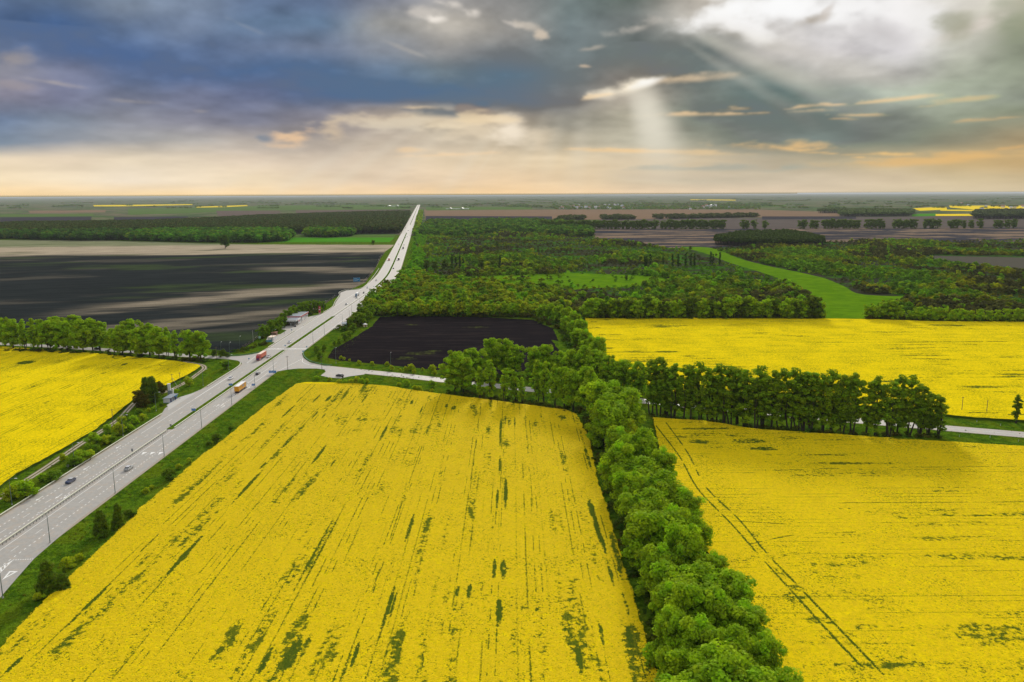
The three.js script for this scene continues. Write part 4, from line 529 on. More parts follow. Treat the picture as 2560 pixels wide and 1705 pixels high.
const LEFTB = [[63, 1240, 7, 1.5], [30, 1248, 6, 1.2], [129, 1200, 4.2, 2], [110, 1204, 3.6, 1.6], [160, 1154, 4, 1], [185, 1165, 5, 1.3], [205, 1156, 5.5, 1.6], [226, 1148, 4.4, 1.3], [243, 1131, 3.6, 1.4], [234, 1116, 6.5, 1.3], [262, 1110, 4.6, 1.5], [278, 1107, 4, 1.4], [271, 1083, 5, 1], [296, 1088, 6, 1.2], [312, 1080, 5, 1.2], [326, 1078, 3.6, 1.2], [304, 1058, 4.2, 1.3], [318, 1050, 4, 1.2], [337, 1061, 4.6, 1.4], [359, 1050, 3.6, 1.4], [348, 1040, 4, 1.2], [385, 1026, 2.4, 1.4], [372, 1030, 2.2, 1.3], [404, 1015, 2, 1.4], [442, 984, 2.6, 1.6], [473, 966, 6.5, 1], [568, 922, 5.6, 1.5], [552, 912, 2.4, 1]];
LEFTB.forEach(([x, y, h, w], i) => { const [X, Z] = G(x, y); plant('bush', 'track_bush', `${i % 3 === 1 ? 'yellow-green' : 'green'} bush, ${ord(i + 1)} from the left between dirt track and highway`, 'bush', X, Z, h, { w: w * 0.75, group: 'bushes between dirt track and highway', mat: i % 3 === 1 ? mLeafY : i % 3 === 2 ? leafMat(0.06, 0.15, 0.012) : mLeaf }); });
for (const [x, y, h, w, m, l] of [[384, 1006, 14, 1.0, mLeafD, 'tall dark evergreen behind the bus shelter'], [368, 1000, 12.5, 1.1, mLeafD, 'second dark evergreen left of the tallest by the bus shelter'], [350, 1016, 9.5, 1.2, mLeafB, 'rusty brown bush tree in front of the dark evergreens'], [362, 1019, 8, 1.1, mLeafB, 'lower rusty brown bush right of the other brown one'], [403, 990, 9, 1.0, mLeafB, 'thin brown tree between the dark evergreen and the utility pole']]) { const [X, Z] = G(x, y); plant(m === mLeafD ? 'cone' : 'mid', 'shelter_tree', l, 'tree', X, Z, h, { w, mat: m }); }
const SAP = [[853, 899, 3], [860, 901, 2.4], [874, 904, 2], [898, 912, 3.2], [931, 913, 3], [967, 914, 3], [979, 926, 3.6], [1001, 928, 2], [1014, 927, 3], [1028, 926, 5], [1035, 934, 3], [1057, 926, 2], [1082, 928, 5], [1086, 938, 3.6], [1110, 931, 5], [1112, 938, 3]];
SAP.forEach(([x, y, h], i) => { const [X, Z] = G(x, y); plant('bush', 'young_bush', `young light green bush, ${ord(i + 1)} from the left below the dark ploughed field`, 'bush', X, Z, h, { group: 'young bushes below the dark ploughed field', mat: mLeafY, w: 0.85 }); });
const SAP2 = [[792, 950, 3], [824, 955, 3], [848, 961, 3.4], [862, 962, 3.4], [880, 961, 3.8], [892, 960, 4.6], [904, 962, 4], [916, 958, 3], [998, 965, 2.6], [1017, 966, 4.4], [1038, 977, 3.4], [1048, 978, 3.6], [1079, 969, 4.4], [1080, 982, 2.6]];
SAP2.forEach(([x, y, h], i) => { const [X, Z] = G(x, y); plant('bush', 'young_bush', `young bush, ${ord(i + 1)} from the left between narrow road and big yellow field`, 'bush', X, Z, h, { group: 'young bushes above the big yellow field', mat: i % 3 ? mLeafY : mLeaf, w: 1.0 }); });
// broken row of big trees across the far brown fields
{ const z6 = (x) => 1400 + x * 0.2742, z7 = (x) => 1920 + x * 0.2742, spans = [[z6(-160), z6(140)], [z6(165), z6(240)], [z6(255), z6(745)], [z6(770), z6(885)], [z6(935), z6(1390)], [z6(1420), z6(1520)], [z6(1665), z6(1705)], [z6(1766), z6(1800)], [z6(1866), z6(1884)], [z7(300), z7(360)], [z7(405), z7(470)], [z7(510), z7(845)], [z7(905), z7(1055)], [z7(1160), z7(1360)], [z7(1440), z7(1575)], [z7(1660), z7(1740)], [z7(1780), z7(1795)], [z7(1850), z7(1860)], [z7(1930), z7(1940)], [z7(2080), z7(2120)], [z7(2180), z7(2190)], [z7(2240), z7(2260)]]; const a = [], r = rng(5);
  for (const [s, e] of spans) for (let x = s; x <= e + 0.1; x += 9.5) a.push([x, 573 - (x - 1400) * 0.0022, 28 + 5 * r()]);
  row(a, 'mid', 'row_tree', 'in the broken row across brown fields', 'far broken tree row', { mat: leafMat(0.05, 0.12, 0.02), look: 'far dark green', w: 1.1 }); }
console.log('trees done');

/* ---------- woods and scrub that nobody could count ---------- */
function stuff(name, label, kind, pts, mat) { // pts: [x, z, height, width factor, r, g, b]
  const list = K[kind]; const dm = new THREE.Object3D(), c = new THREE.Color();
  const g = new THREE.Group(); top(g, name, label, 'woodland', null, 'stuff');
  list.forEach((k, v) => { const mine = pts.filter((_, i) => i % list.length === v); for (const [n, geo, m0] of k.parts) { if (n === 'trunk' && kind !== 'pine') continue; const im = new THREE.InstancedMesh(geo, n === 'crown' ? (mat ?? m0) : m0, mine.length); im.name = n === 'crown' ? 'foliage' : 'trunks'; im.userData.kind = 'stuff'; im.castShadow = im.receiveShadow = true; mine.forEach((p, i) => { const s = p[2] / k.h; dm.position.set(p[0], -0.2, p[1]); dm.rotation.y = i * 2.4; dm.scale.set(s * p[3], s, s * p[3]); dm.updateMatrix(); im.setMatrixAt(i, dm.matrix); im.setColorAt(i, c.setRGB(p[4] ?? 1, p[5] ?? 1, p[6] ?? 1)); }); g.add(im); } });
}
function fill(poly, step, seed, fn) { // jittered grid inside an outline
  const r = rng(seed), xs = poly.map((p) => p[0]), zs = poly.map((p) => p[1]), out = [];
  for (let z = Math.min(...zs); z < Math.max(...zs); z += step) for (let x = Math.min(...xs); x < Math.max(...xs); x += step) { const X = x + (r() - 0.5) * step * 0.9, Z = z + (r() - 0.5) * step * 0.9; if (inside(poly, X, Z)) { const p = fn(X, Z, r); if (p) out.push(p); } }
  return out;
}
const hue = (r, a) => { const t = r(), k = 0.55 + 0.7 * r(); return t < a ? [1.25 * k, 1.0 * k, 0.9 * k] : t < a + 0.35 ? [0.8 * k, 1.05 * k, 1 * k] : [0.6 * k, 0.72 * k, 1.1 * k]; };
const LEAFW = leafMat(0.10, 0.22, 0.014);
// close wood right of the highway bend
stuff('bright_wood', 'dense bright green wood between the highway bend and the dark ploughed field', 'mid', fill(GP([[908, 772], [925, 752], [948, 730], [990, 712], [1010, 680], [1060, 690], [1150, 705], [1260, 722], [1340, 735], [1340, 786], [940, 786]]), 8.5, 1, (x, z, r) => [x, z, 8 + 8 * r() * r(), 1.0 + 0.4 * r(), ...hue(r, 0.55)]), LEAFW);
// scrub: bushes, small trees, thin bare thickets
const scrubA = GP([[1012, 676], [1030, 640], [1045, 600], [1062, 570], [1400, 566], [1476, 580], [1500, 600], [1680, 622], [1705, 622], [1760, 640], [1830, 664], [1900, 688], [1966, 708], [2015, 736], [2050, 786], [1470, 788], [1350, 780], [1300, 730], [1150, 705]]);
const scrubB = GP([[1775, 620], [2056, 604], [2700, 600], [2700, 640], [2560, 640], [2330, 637], [2290, 646], [2420, 662], [2560, 676], [2700, 684], [2750, 800], [2170, 794], [2190, 770], [2290, 748], [2300, 738], [2165, 735], [2115, 714], [2051, 690], [1920, 662], [1850, 645]]);
const clear = GP([[1130, 700], [1180, 692], [1420, 684], [1640, 691], [1700, 704], [1600, 714], [1450, 720], [1180, 716]]);
const dens = (x, z) => fbm(x * 0.009 + 3, z * 0.005, 4);
const scrubPts = (poly, seed, y) => fill(poly, 8, seed, (x, z, r) => { const d = dens(x, z); if (inside(clear, x, z) && r() < 0.9) return null; if (r() > 0.35 + 1.1 * ss(0.35, 0.62, d)) return null; const big = ss(0.42, 0.66, d), k = 0.4 + 0.95 * r() * r() + 0.15 * r(), t = fbm(x * 0.013 + 70, z * 0.008 + 20, 3); const c = t < 0.45 ? [0.5 * k, 0.36 * k, 3.5 * k] : t < 0.5 ? [1.2 * k, 0.95 * k, 0.9 * k] : t > 0.6 ? [0.7 * k, 0.95 * k, 1.1 * k] : [1.05 * k, 1.05 * k, 1 * k]; if (y && t >= 0.45 && t < 0.53) { c[0] *= 1.15; } return [x, z, (2.2 + 3.5 * r()) * (0.8 + 0.8 * big), 0.9 + 0.6 * r(), ...c]; });
stuff('scrub_thicket', 'mixed green and brown scrub between the highway and the green strip', 'shrub', scrubPts(scrubA, 11, 0), LEAFW);
stuff('scrub_thicket', 'mixed yellow-green and brown scrub right of the green strip', 'shrub', scrubPts(scrubB, 12, 1), LEAFW);
const treePts = (poly, step, seed, p, h0, h1) => fill(poly, step, seed, (x, z, r) => { const d = dens(x, z); if (inside(clear, x, z)) return null; if (r() > p * ss(0.38, 0.66, d) * 2) return null; return [x, z, h0 + (h1 - h0) * r(), 0.9 + 0.4 * r(), ...hue(r, 0.35)]; });
stuff('scrub_trees', 'scattered taller trees in the scrub left of the green strip', 'far', treePts(scrubA, 17, 13, 0.4, 6, 12), LEAFW);
stuff('scrub_trees', 'scattered taller trees in the scrub right of the green strip', 'far', treePts(scrubB, 17, 14, 0.3, 5, 10), LEAFW);
stuff('far_wood', 'band of dark green woods across the far end of the scrubland', 'far', fill(GP([[1040, 588], [1060, 570], [1075, 556], [1300, 554], [1405, 556], [1480, 574], [1484, 596], [1440, 590], [1300, 584], [1180, 588], [1120, 596]]), 11, 15, (x, z, r) => fbm(x * 0.006, z * 0.003, 3) > 0.42 ? [x, z, 12 + 8 * r(), 1 + 0.3 * r(), ...hue(r, 0.1)] : null), leafMat(0.06, 0.15, 0.02));
stuff('belt_wood', 'tree belt right of the highway towards the horizon', 'far', [...fill(GP([[1034, 590], [1046, 590], [1052, 556], [1056, 530], [1048, 530], [1042, 556]]), 9, 16, (x, z, r) => [x, z, 13 + 4 * r(), 1.1, ...hue(r, 0.6)])], LEAFW);
stuff('pine_hill', 'dark pine plantation with a domed top behind the right scrubland', 'pine', fill(GP([[1782, 612], [1800, 602], [1850, 594], [1960, 592], [2020, 597], [2058, 606], [2058, 613], [1960, 617], [1850, 616]]), 7.5, 17, (x, z, r) => [x, z, 16 + 7 * r() * ss(0, 1, fbm(x * 0.01, z * 0.01, 2)) + 5 * ss(1780, 1850, 1800) , 1.2 + 0.3 * r(), 1, 1 + 0.2 * r(), 1]), null);
stuff('pine_forest', 'large dark pine forest left of the highway', 'pine', fill(GP([[430, 584], [700, 584], [900, 585], [1000, 584], [1012, 566], [1024, 540], [1024, 535], [900, 538], [760, 543], [640, 548], [520, 556], [400, 562], [200, 566], [60, 567], [-60, 572], [-60, 588], [100, 590], [250, 586]]), 10, 18, (x, z, r) => [x, z, 20 + 5 * r(), 1.5 + 0.3 * r(), 0.9 + 0.5 * r(), 0.9 + 0.4 * r(), 1]), null);
stuff('broadleaf_wood', 'bright green rounded wood in front of the left pine forest', 'far', [...fill(GP([[325, 602], [500, 606], [640, 607], [720, 603], [735, 590], [700, 583], [500, 582], [350, 588]]), 9, 19, (x, z, r) => [x, z, 17 + 6 * r(), 1.2, ...hue(r, 0.2)]), ...fill(GP([[762, 592], [820, 594], [880, 591], [888, 580], [840, 575], [770, 578]]), 9, 20, (x, z, r) => [x, z, 18 + 5 * r(), 1.2, ...hue(r, 0.3)])], leafMat(0.055, 0.16, 0.022));
stuff('mixed_wood', 'dark blue-green wood at the far left beyond the ploughed field', 'far', fill(GP([[-300, 606], [-300, 582], [0, 579], [160, 577], [330, 582], [330, 601], [200, 602], [60, 599], [26, 596], [0, 599]]), 10, 21, (x, z, r) => [x, z, 16 + 7 * r(), 1.2, ...hue(r, 0.15)]), leafMat(0.04, 0.11, 0.026));
const farDark = leafMat(0.05, 0.09, 0.045, 0.1);
stuff('far_woods', 'dark rectangular woods near the horizon on the right', 'pine', [...fill(GP([[2045, 533], [2100, 533], [2100, 542], [2279, 541], [2282, 531], [2180, 529], [2050, 530]]), 22, 22, (x, z, r) => [x, z, 20 + 5 * r(), 3.0, 1.4, 1.5, 1.2]), ...fill(GP([[2433, 548], [2700, 547], [2700, 532], [2500, 532], [2440, 534]]), 22, 23, (x, z, r) => [x, z, 22 + 5 * r(), 3.0, 1, 1, 1])], null);
stuff('broken_hedge', 'broken dark hedge line across the far tan fields', 'far', fill(GP([[1400, 551], [1700, 547], [1890, 543], [1890, 541], [1700, 544.5], [1400, 548]]), 18, 24, (x, z, r) => fbm(x * 0.012, 3, 2) > 0.42 ? [x, z, 15 + 9 * r(), 2, 0.8, 0.8, 0.9] : null), farDark);
{ // hedges, copses and gardens fading towards the horizon
  const r = rng(25), pts = [];
  for (let k = 0; k < 330; k++) { const y = 491.5 + 30 * Math.pow(r(), 1.3), x = -200 + 2960 * r(), [X, Z] = G(x, y); if (x > 1030 && x < 1062) continue; const n = 2 + 26 * r() * r() * r() | 0, s = 26 + 14 * r(); for (let i = 0; i < n; i++) pts.push([X + (i - n / 2) * s + 8 * r(), Z + (r() - 0.5) * 60, 10 + 9 * r(), 2.6 + 1.5 * r(), 0.8 + 0.5 * r(), 0.9 + 0.5 * r(), 1]); }
  for (let k = 0; k < 900; k++) { const x = 1380 + 520 * r(), y = 508 + 16 * r(), [X, Z] = G(x, y); pts.push([X, Z, 9 + 6 * r(), 2.2, 0.9 + 0.6 * r(), 1.1 + 0.5 * r(), 1]); }
  stuff('distant_hedges', 'distant hedges and copses scattered over the plain to the horizon', 'far', pts, leafMat(0.06, 0.12, 0.04, 0.1));
}
// single trees that stand out of the scrub
let nPop = 0, nRound = 0;
[[1068, 674, 16, 'mid'], [1086, 676, 15, 'mid'], [1112, 672, 15, 'mid'], [1130, 668, 20, 'poplar'], [1140, 672, 18, 'poplar'], [1150, 671, 20, 'poplar'], [1158, 675, 18, 'poplar'], [1204, 671, 15, 'mid'], [1234, 676, 16, 'mid'], [1250, 674, 21, 'poplar'], [1212, 676, 6, 'mid'], [1612, 669, 18, 'poplar'], [1616, 669, 18, 'poplar'], [1626, 670, 21, 'poplar'], [1657, 669, 17, 'poplar'], [1681, 668, 20, 'poplar'], [1695, 668, 20, 'poplar'], [1714, 666, 21, 'poplar'], [1727, 666, 20, 'poplar'], [1736, 666, 20, 'poplar'], [1776, 662, 21, 'poplar'], [1782, 662, 17, 'poplar'], [1799, 662, 20, 'poplar'], [1962, 709, 7, 'mid'], [1990, 753, 12, 'mid'], [1978, 750, 10, 'mid'], [2006, 752, 9, 'mid'], [1565, 700, 7, 'mid'], [1790, 640, 5, 'mid'], [2352, 742, 9, 'mid'], [2366, 743, 7, 'mid'], [1164, 622, 12, 'mid'], [1180, 622, 11, 'mid'], [1242, 616, 13, 'mid'], [1726, 624, 8, 'mid']].sort((p, q) => p[0] - q[0]).forEach(([x, y, h, k]) => { const [X, Z] = G(x, y), i = k === 'poplar' ? nPop++ : nRound++; plant(k, k === 'poplar' ? 'columnar_poplar' : 'scrub_tree', `${k === 'poplar' ? 'dark columnar poplar' : 'dark round tree'} rising out of the scrubland, ${ord(i + 1)} from the left`, 'tree', X, Z, h, { group: 'outstanding trees of the scrubland', mat: k === 'mid' ? mLeafD : undefined, w: k === 'mid' ? 1.2 : 1.1 }); });
// rapeseed flower heads standing out of the near canopy
{ const mk = (seed, n) => { const r = rng(seed), pos = [], idx = []; for (let i = 0; i < n; i++) { const x = (r() - 0.5) * 0.6, z = (r() - 0.5) * 0.6, y = r() * 0.07, s = 0.09 + 0.08 * r(), a = r() * 6.28, ca = Math.cos(a) * s, sa = Math.sin(a) * s, t = (r() - 0.5) * 0.06, b = pos.length / 3; pos.push(x - ca, y - t, z - sa, x + sa, y + 0.03, z - ca, x + ca, y + t, z + sa, x - sa, y + 0.01, z + ca); idx.push(b, b + 1, b + 2, b, b + 2, b + 3); } const g = new THREE.BufferGeometry(); g.setAttribute('position', new THREE.Float32BufferAttribute(pos, 3)); g.setIndex(idx); return g; };
  const mFlower = new THREE.MeshPhysicalMaterial({ color: C(1, 1, 1), roughness: 1, specularIntensity: 0.2, side: THREE.DoubleSide });
  const sow = (label, edge, tx, box, n, seed) => { const r = rng(seed), pts = []; let tries = 0; while (pts.length < n && tries++ < n * 6) { const x = mix(box[0], box[2], r()), z = mix(box[1], box[3], r()); if (!inside(edge, x, z)) continue; if (tx.at(x, z) > 0.35 + 0.2 * r()) continue; pts.push([x, z, r(), r()]); }
    const im = new THREE.InstancedMesh(mk(seed, 5), mFlower, pts.length), d = new THREE.Object3D(), c = new THREE.Color(); im.castShadow = im.receiveShadow = true;
    pts.forEach(([x, z, a, b], i) => { d.position.set(x, FIELD_TOP - 0.03, z); d.rotation.y = a * 6.28; d.scale.setScalar(0.8 + 0.7 * b); d.updateMatrix(); im.setMatrixAt(i, d.matrix); const k = 0.9 + 0.25 * a; im.setColorAt(i, c.setRGB(0.77 * k, 0.58 * k, 0.005)); });
    top(im, 'rapeseed_flowers', label, 'flowers', null, 'stuff'); };
  sow('yellow flower heads over the big foreground rapeseed field', aEdge, aTex, [-150, -455, 36, -150], 170000, 61);
  sow('yellow flower heads over the rapeseed field right of the hedge', dEdge, dTex, [58, -395, 260, -150], 120000, 62);
}
{ // low growth under the rows, tussocks on the verges
  const r = rng(303), u = [], along = (pts, n, spread, h0, h1) => { for (let k = 0; k < n; k++) { const t = r() * (pts.length - 1), i = Math.min(pts.length - 2, t | 0), f = t - i, x = mix(pts[i][0], pts[i + 1][0], f) + (r() - 0.5) * spread, z = mix(pts[i][1], pts[i + 1][1], f) + (r() - 0.5) * spread; u.push([x, z, h0 + (h1 - h0) * r(), 1 + 0.8 * r(), 0.5 + 0.5 * r(), 0.5 + 0.45 * r(), 1]); } };
  along(GP([[-40, 878], [120, 881], [260, 886]]), 90, 7, 1, 3.4); along(GP([[270, 890], [400, 899], [520, 903]]), 80, 7, 1, 3.2);
  along(GP([[1630, 1040], [1860, 1068], [2110, 1086], [2350, 1094]]), 130, 5, 0.6, 2.4); along(GP([[1130, 984], [1300, 1008], [1450, 1030]]), 110, 8, 0.8, 3);
  along(GP([[1160, 955], [1300, 945], [1500, 968], [1600, 992]]), 130, 12, 1, 3.6); along([[38, -388], [38, -300], [38, -160]], 190, 7, 0.8, 3); along([[58, -376], [57, -300], [57, -160]], 170, 7, 0.6, 2.4);
  along(GP([[1352, 799], [1415, 822], [1440, 866], [1500, 908]]), 120, 14, 1.5, 4.5); along(GP([[940, 788], [1340, 793]]), 160, 8, 1.5, 5); along(GP([[1465, 796], [2056, 797]]), 220, 6, 1.5, 5); along(GP([[2165, 798], [2580, 806]]), 170, 9, 1.5, 5);
  along(GP([[657, 846], [730, 800], [806, 775]]), 70, 8, 1.5, 4); along(GP([[596, 880], [640, 866], [668, 858]]), 46, 8, 0.8, 2.6); along(GP([[870, 826], [900, 800], [930, 782]]), 70, 14, 1.5, 5);
  stuff('undergrowth', 'low dark undergrowth beneath the tree rows and hedges', 'shrub', u, leafMat(0.05, 0.11, 0.012));
  const v = []; const verge = [A_POLY, B_POLY, C_POLY, D_POLY]; const ok = (x, z) => !verge.some((p) => inside(p, x, z)) && !PAVED.some((p) => inside(p, x, z));
  const strip = (x0, x1, z0, z1, n) => { for (let k = 0; k < n; k++) { const x = mix(x0, x1, r()), z = mix(z0, z1, r()); if (!ok(x, z)) continue; const q = fbm(x * 0.06, z * 0.06, 3); if (q < 0.45 && r() < 0.6) continue; v.push([x, z, 0.2 + 0.45 * r() * r(), 1.1 + 0.9 * r(), 0.8 + 0.6 * r(), 0.8 + 0.4 * r(), 1]); } };
  strip(-147.5, -118, -480, -170, 3600); strip(-200, -180.5, -500, -230, 1800); strip(-140, -60, -500, -455, 1400); strip(-147, -118, -640, -512, 900); strip(-118, 40, -500, -440, 900); strip(60, 260, -420, -335, 1500);
  stuff('grass_tussocks', 'rough grass tussocks on the highway and road verges', 'shrub', v, leafMat(0.055, 0.125, 0.006));
}
console.log('stuff done');

/* ---------- vehicles ---------- */
const paint = (r, g, b) => new THREE.MeshPhysicalMaterial({ color: C(r, g, b), roughness: 0.35, clearcoat: 0.8, clearcoatRoughness: 0.1 });
const mGlass = new THREE.MeshPhysicalMaterial({ color: C(0.015, 0.02, 0.025), roughness: 0.08, clearcoat: 1 }), mTyre = std(C(0.02, 0.02, 0.02), 0.9), mRim = std(C(0.4, 0.4, 0.42), 0.35, { metalness: 0.8 }), mLamp = std(C(0.75, 0.75, 0.72), 0.15), mTail = std(C(0.35, 0.01, 0.01), 0.25), mDark = std(C(0.03, 0.03, 0.035), 0.7);
const extr = (pts, w, bev = 0.06) => { const s = new THREE.Shape(pts.map((p) => new THREE.Vector2(p[0], p[1]))); return new THREE.ExtrudeGeometry(s, { depth: w - 2 * bev, bevelEnabled: true, bevelSize: bev, bevelThickness: bev, bevelSegments: 2, steps: 1 }).translate(0, 0, -w / 2 + bev).rotateY(Math.PI / 2); }; // profile in (along, up); front at -z
const box = (w, h, d, x, y, z) => new THREE.BoxGeometry(w, h, d).translate(x, y, z);
const wheelG = new THREE.CylinderGeometry(0.33, 0.33, 0.22, 18).rotateZ(Math.PI / 2), rimG = new THREE.CylinderGeometry(0.2, 0.2, 0.235, 12).rotateZ(Math.PI / 2);
const carBody = extr([[-2.2, 0.32], [2.2, 0.32], [2.26, 0.6], [2.16, 0.86], [1.75, 0.95], [1.0, 0.98], [-1.5, 0.98], [-2.12, 0.92], [-2.25, 0.6]], 1.8, 0.08);
const carCabin = extr([[-1.9, 0.96], [1.15, 0.96], [0.45, 1.36], [-1.1, 1.38], [-1.7, 1.12]], 1.5, 0.1), carRoof = extr([[-1.18, 1.365], [0.48, 1.345], [0.42, 1.43], [0.1, 1.47], [-0.8, 1.47], [-1.12, 1.43]], 1.34, 0.05);
function wheel(g, x, z, r = 0.33) { const w = part(g, 'wheel', wheelG, mTyre); w.position.set(x, r, z); w.scale.setScalar(r / 0.33); part(w, 'rim', rimG, mRim); }
function car(label, X, Z, turn, m, o = {}) { // turn 0 drives away from the camera
  const g = thing(o.name ?? 'car', label, o.cat ?? 'car', X, Z, turn, 'cars on the road'); const s = o.s ?? 1.06;
  part(g, 'body', carBody, m); part(g, 'cabin_glass', carCabin, mGlass); part(g, 'roof_panel', carRoof, o.roof ?? m);
  for (const x of [-0.8, 0.8]) for (const z of [-1.35, 1.4]) wheel(g, x, z);
  for (const x of [-0.62, 0.62]) { part(g, 'headlight', box(0.36, 0.14, 0.1, x, 0.72, -2.24), mLamp); part(g, 'tail_light', box(0.34, 0.16, 0.1, x, 0.76, 2.22), mTail); }
  part(g, 'number_plate', box(0.5, 0.12, 0.06, 0, 0.55, 2.27), mLamp);
  g.scale.setScalar(s); g.position.y = o.y ?? 0.07; return g;
}
const white = paint(0.75, 0.75, 0.76), silver = paint(0.42, 0.43, 0.42), navy = paint(0.02, 0.035, 0.1), black = paint(0.015, 0.015, 0.018), pale = paint(0.6, 0.6, 0.62);
const carAt = (label, px, py, away, m, o = {}) => { const [X, Z] = G(px, py); const bend = Z < -1080 ? 0.109 : 0; return car(label, X, Z, (away ? 0 : Math.PI) + bend, m, o); };
carAt('dark blue car with pale roof, nearest oncoming car on the highway', 177, 1206, false, navy, { roof: pale });
carAt('silver grey car driving away in the middle of the near carriageway', 322, 1174, true, silver, { roof: white });
carAt('silver car coming down beside the planted median, left of the yellow lorry', 577, 948, false, white);
carAt('dark car with white roof ahead of the yellow lorry', 645, 936, true, black, { roof: white });
carAt('white car beside the red lorry at the junction', 672, 893, false, white);
carAt('white car just beyond the pedestrian crossing', 724, 857, false, white);
car('dark car with white roof parked in the lay-by of the side road', -106, -478, 1.25, black, { roof: white });
car('dark car waiting under the filling station canopy', -184.2, -668, 0.2, black);
car('dark and white car on the left side road between the tree groups', -302, -569.5, 1.25, black, { roof: white });
carAt('white van-like car near the highway bend, oncoming', 919, 720, false, white);
carAt('dark van with pale roof going away before the bend', 936, 732, true, navy, { roof: white, s: 1.35 });
carAt('small dark car oncoming just before the bend', 910, 733, false, black);
carAt('small grey car on the near side of the bend lay-by', 892, 745, false, silver);
carAt('grey car oncoming below the bend near the barrier end', 866, 762, false, silver);
carAt('grey car oncoming on the curve past the bend', 941, 702, false, silver);
carAt('dark car going away on the curve beyond the bend', 983.5, 672, true, black);
carAt('small dark car ahead of the dark far lorry', 1010, 613, true, black);
carAt('white car oncoming on the far straight', 997, 611, false, white);
carAt('tiny dark car going away on the far straight', 1013.6, 595, true, black);
carAt('tiny dark car nearest the right edge of the far straight', 1018, 592.5, true, black);
carAt('tiny car at the far highway crossing, going away', 1020.5, 577, true, black, { s: 1.3 });
carAt('tiny dark car at the far highway crossing, oncoming', 1013.6, 570.5, false, black, { s: 1.4 });
function lorry(label, X, Z, turn, mBox, mRoof, mCab, o = {}) {
  const g = thing('lorry', label, 'lorry', X, Z, turn, 'lorries on the highway');
  const t = part(g, 'trailer_box', box(2.5, 2.75, 12.6, 0, 2.6, 1.6), mBox); part(t, 'trailer_roof', box(2.46, 0.06, 12.5, 0, 4.01, 1.6), mRoof);
  part(t, 'rear_frame', mergeGeometries([box(2.54, 0.1, 0.06, 0, 3.96, 7.93), box(2.54, 0.1, 0.06, 0, 1.26, 7.93), box(0.09, 2.7, 0.06, -1.22, 2.6, 7.93), box(0.09, 2.7, 0.06, 1.22, 2.6, 7.93), box(0.05, 2.6, 0.05, 0, 2.6, 7.93)]), o.frame ?? mBox);
  if (o.logo) part(t, 'side_logo', mergeGeometries([box(0.02, 0.8, 3.0, 1.262, 3.0, 0.3), box(0.02, 0.8, 3.0, -1.262, 3.0, 0.3)]), o.logo);
  if (o.logo) part(t, 'logo_lettering', mergeGeometries([0, 1, 2, 3, 4].map((k) => box(0.02, 0.42, 0.34, 1.275, 3.0, -0.8 + k * 0.55))), std(C(0.75, 0.75, 0.78), 0.5));
  part(g, 'chassis', mergeGeometries([box(1.1, 0.35, 14.8, 0, 0.95, 0.2), box(2.4, 0.5, 0.12, 0, 0.7, 7.75), box(0.08, 0.6, 4.2, 1.16, 0.8, 1.2), box(0.08, 0.6, 4.2, -1.16, 0.8, 1.2)]), mDark);
  const c = part(g, 'cab', extr([[5.1, 0.5], [7.35, 0.5], [7.4, 1.3], [7.25, 2.4], [6.9, 3.1], [6.0, 3.7], [5.3, 3.75], [5.1, 3.2]], 2.45, 0.08), mCab);
  part(c, 'windscreen', extr([[7.22, 1.95], [7.36, 1.9], [7.04, 2.95], [6.9, 2.98]], 2.1, 0.03), mGlass); part(c, 'side_window', mergeGeometries([box(0.03, 0.7, 0.9, 1.24, 2.35, -6.5), box(0.03, 0.7, 0.9, -1.24, 2.35, -6.5)]), mGlass);
  if (o.grille) part(c, 'grille', box(1.9, 0.9, 0.06, 0, 1.2, -7.46), o.grille);
  for (const x of [-0.75, 0.75]) part(c, 'headlight', box(0.4, 0.2, 0.06, x, 0.8, -7.46), mLamp);
  for (const x of [-1.0, 1.0]) { for (const z of [-6.2, -3.4, 4.2, 5.4, 6.6]) wheel(g, x, z, 0.5); part(g, 'tail_light', box(0.4, 0.16, 0.05, x * 0.95, 0.78, 7.85), mTail); }
  g.position.y = 0.07; g.scale.setScalar(o.s ?? 1); return g;
}
const lorryAt = (label, px, py, away, ...a) => { const [X, Z] = G(px, py); return lorry(label, X, Z, (away ? 0 : Math.PI) + (Z < -1080 ? 0.109 : 0), ...a); };
lorry('yellow lorry with white roof and dark side logo driving away', -155.3, -444, 0, std(C(0.78, 0.36, 0.01), 0.45), std(C(0.85, 0.85, 0.85), 0.5), white, { logo: std(C(0.05, 0.04, 0.16), 0.5) });
lorry('red lorry with pale roof coming down at the left junction', -171.4, -533, Math.PI, std(C(0.62, 0.1, 0.035), 0.5), std(C(0.8, 0.62, 0.5), 0.6), paint(0.4, 0.01, 0.02), { grille: std(C(0.03, 0.05, 0.2), 0.4) });
lorryAt('blue-grey lorry with white roof near the bend lay-by', 893, 740, false, std(C(0.5, 0.53, 0.55), 0.5), std(C(0.82, 0.82, 0.82), 0.5), paint(0.08, 0.16, 0.24), { s: 0.85 });
lorryAt('lorry with white roof and dark rear on the far curve', 997, 650, true, mDark, std(C(0.8, 0.8, 0.8), 0.5), white, {});
lorryAt('red and white lorry oncoming on the far curve', 973, 651, false, std(C(0.7, 0.62, 0.55), 0.5), std(C(0.8, 0.8, 0.8), 0.5), paint(0.45, 0.06, 0.03), {});
lorryAt('dark lorry going away on the far straight', 1008, 622, true, mDark, mDark, black, {});

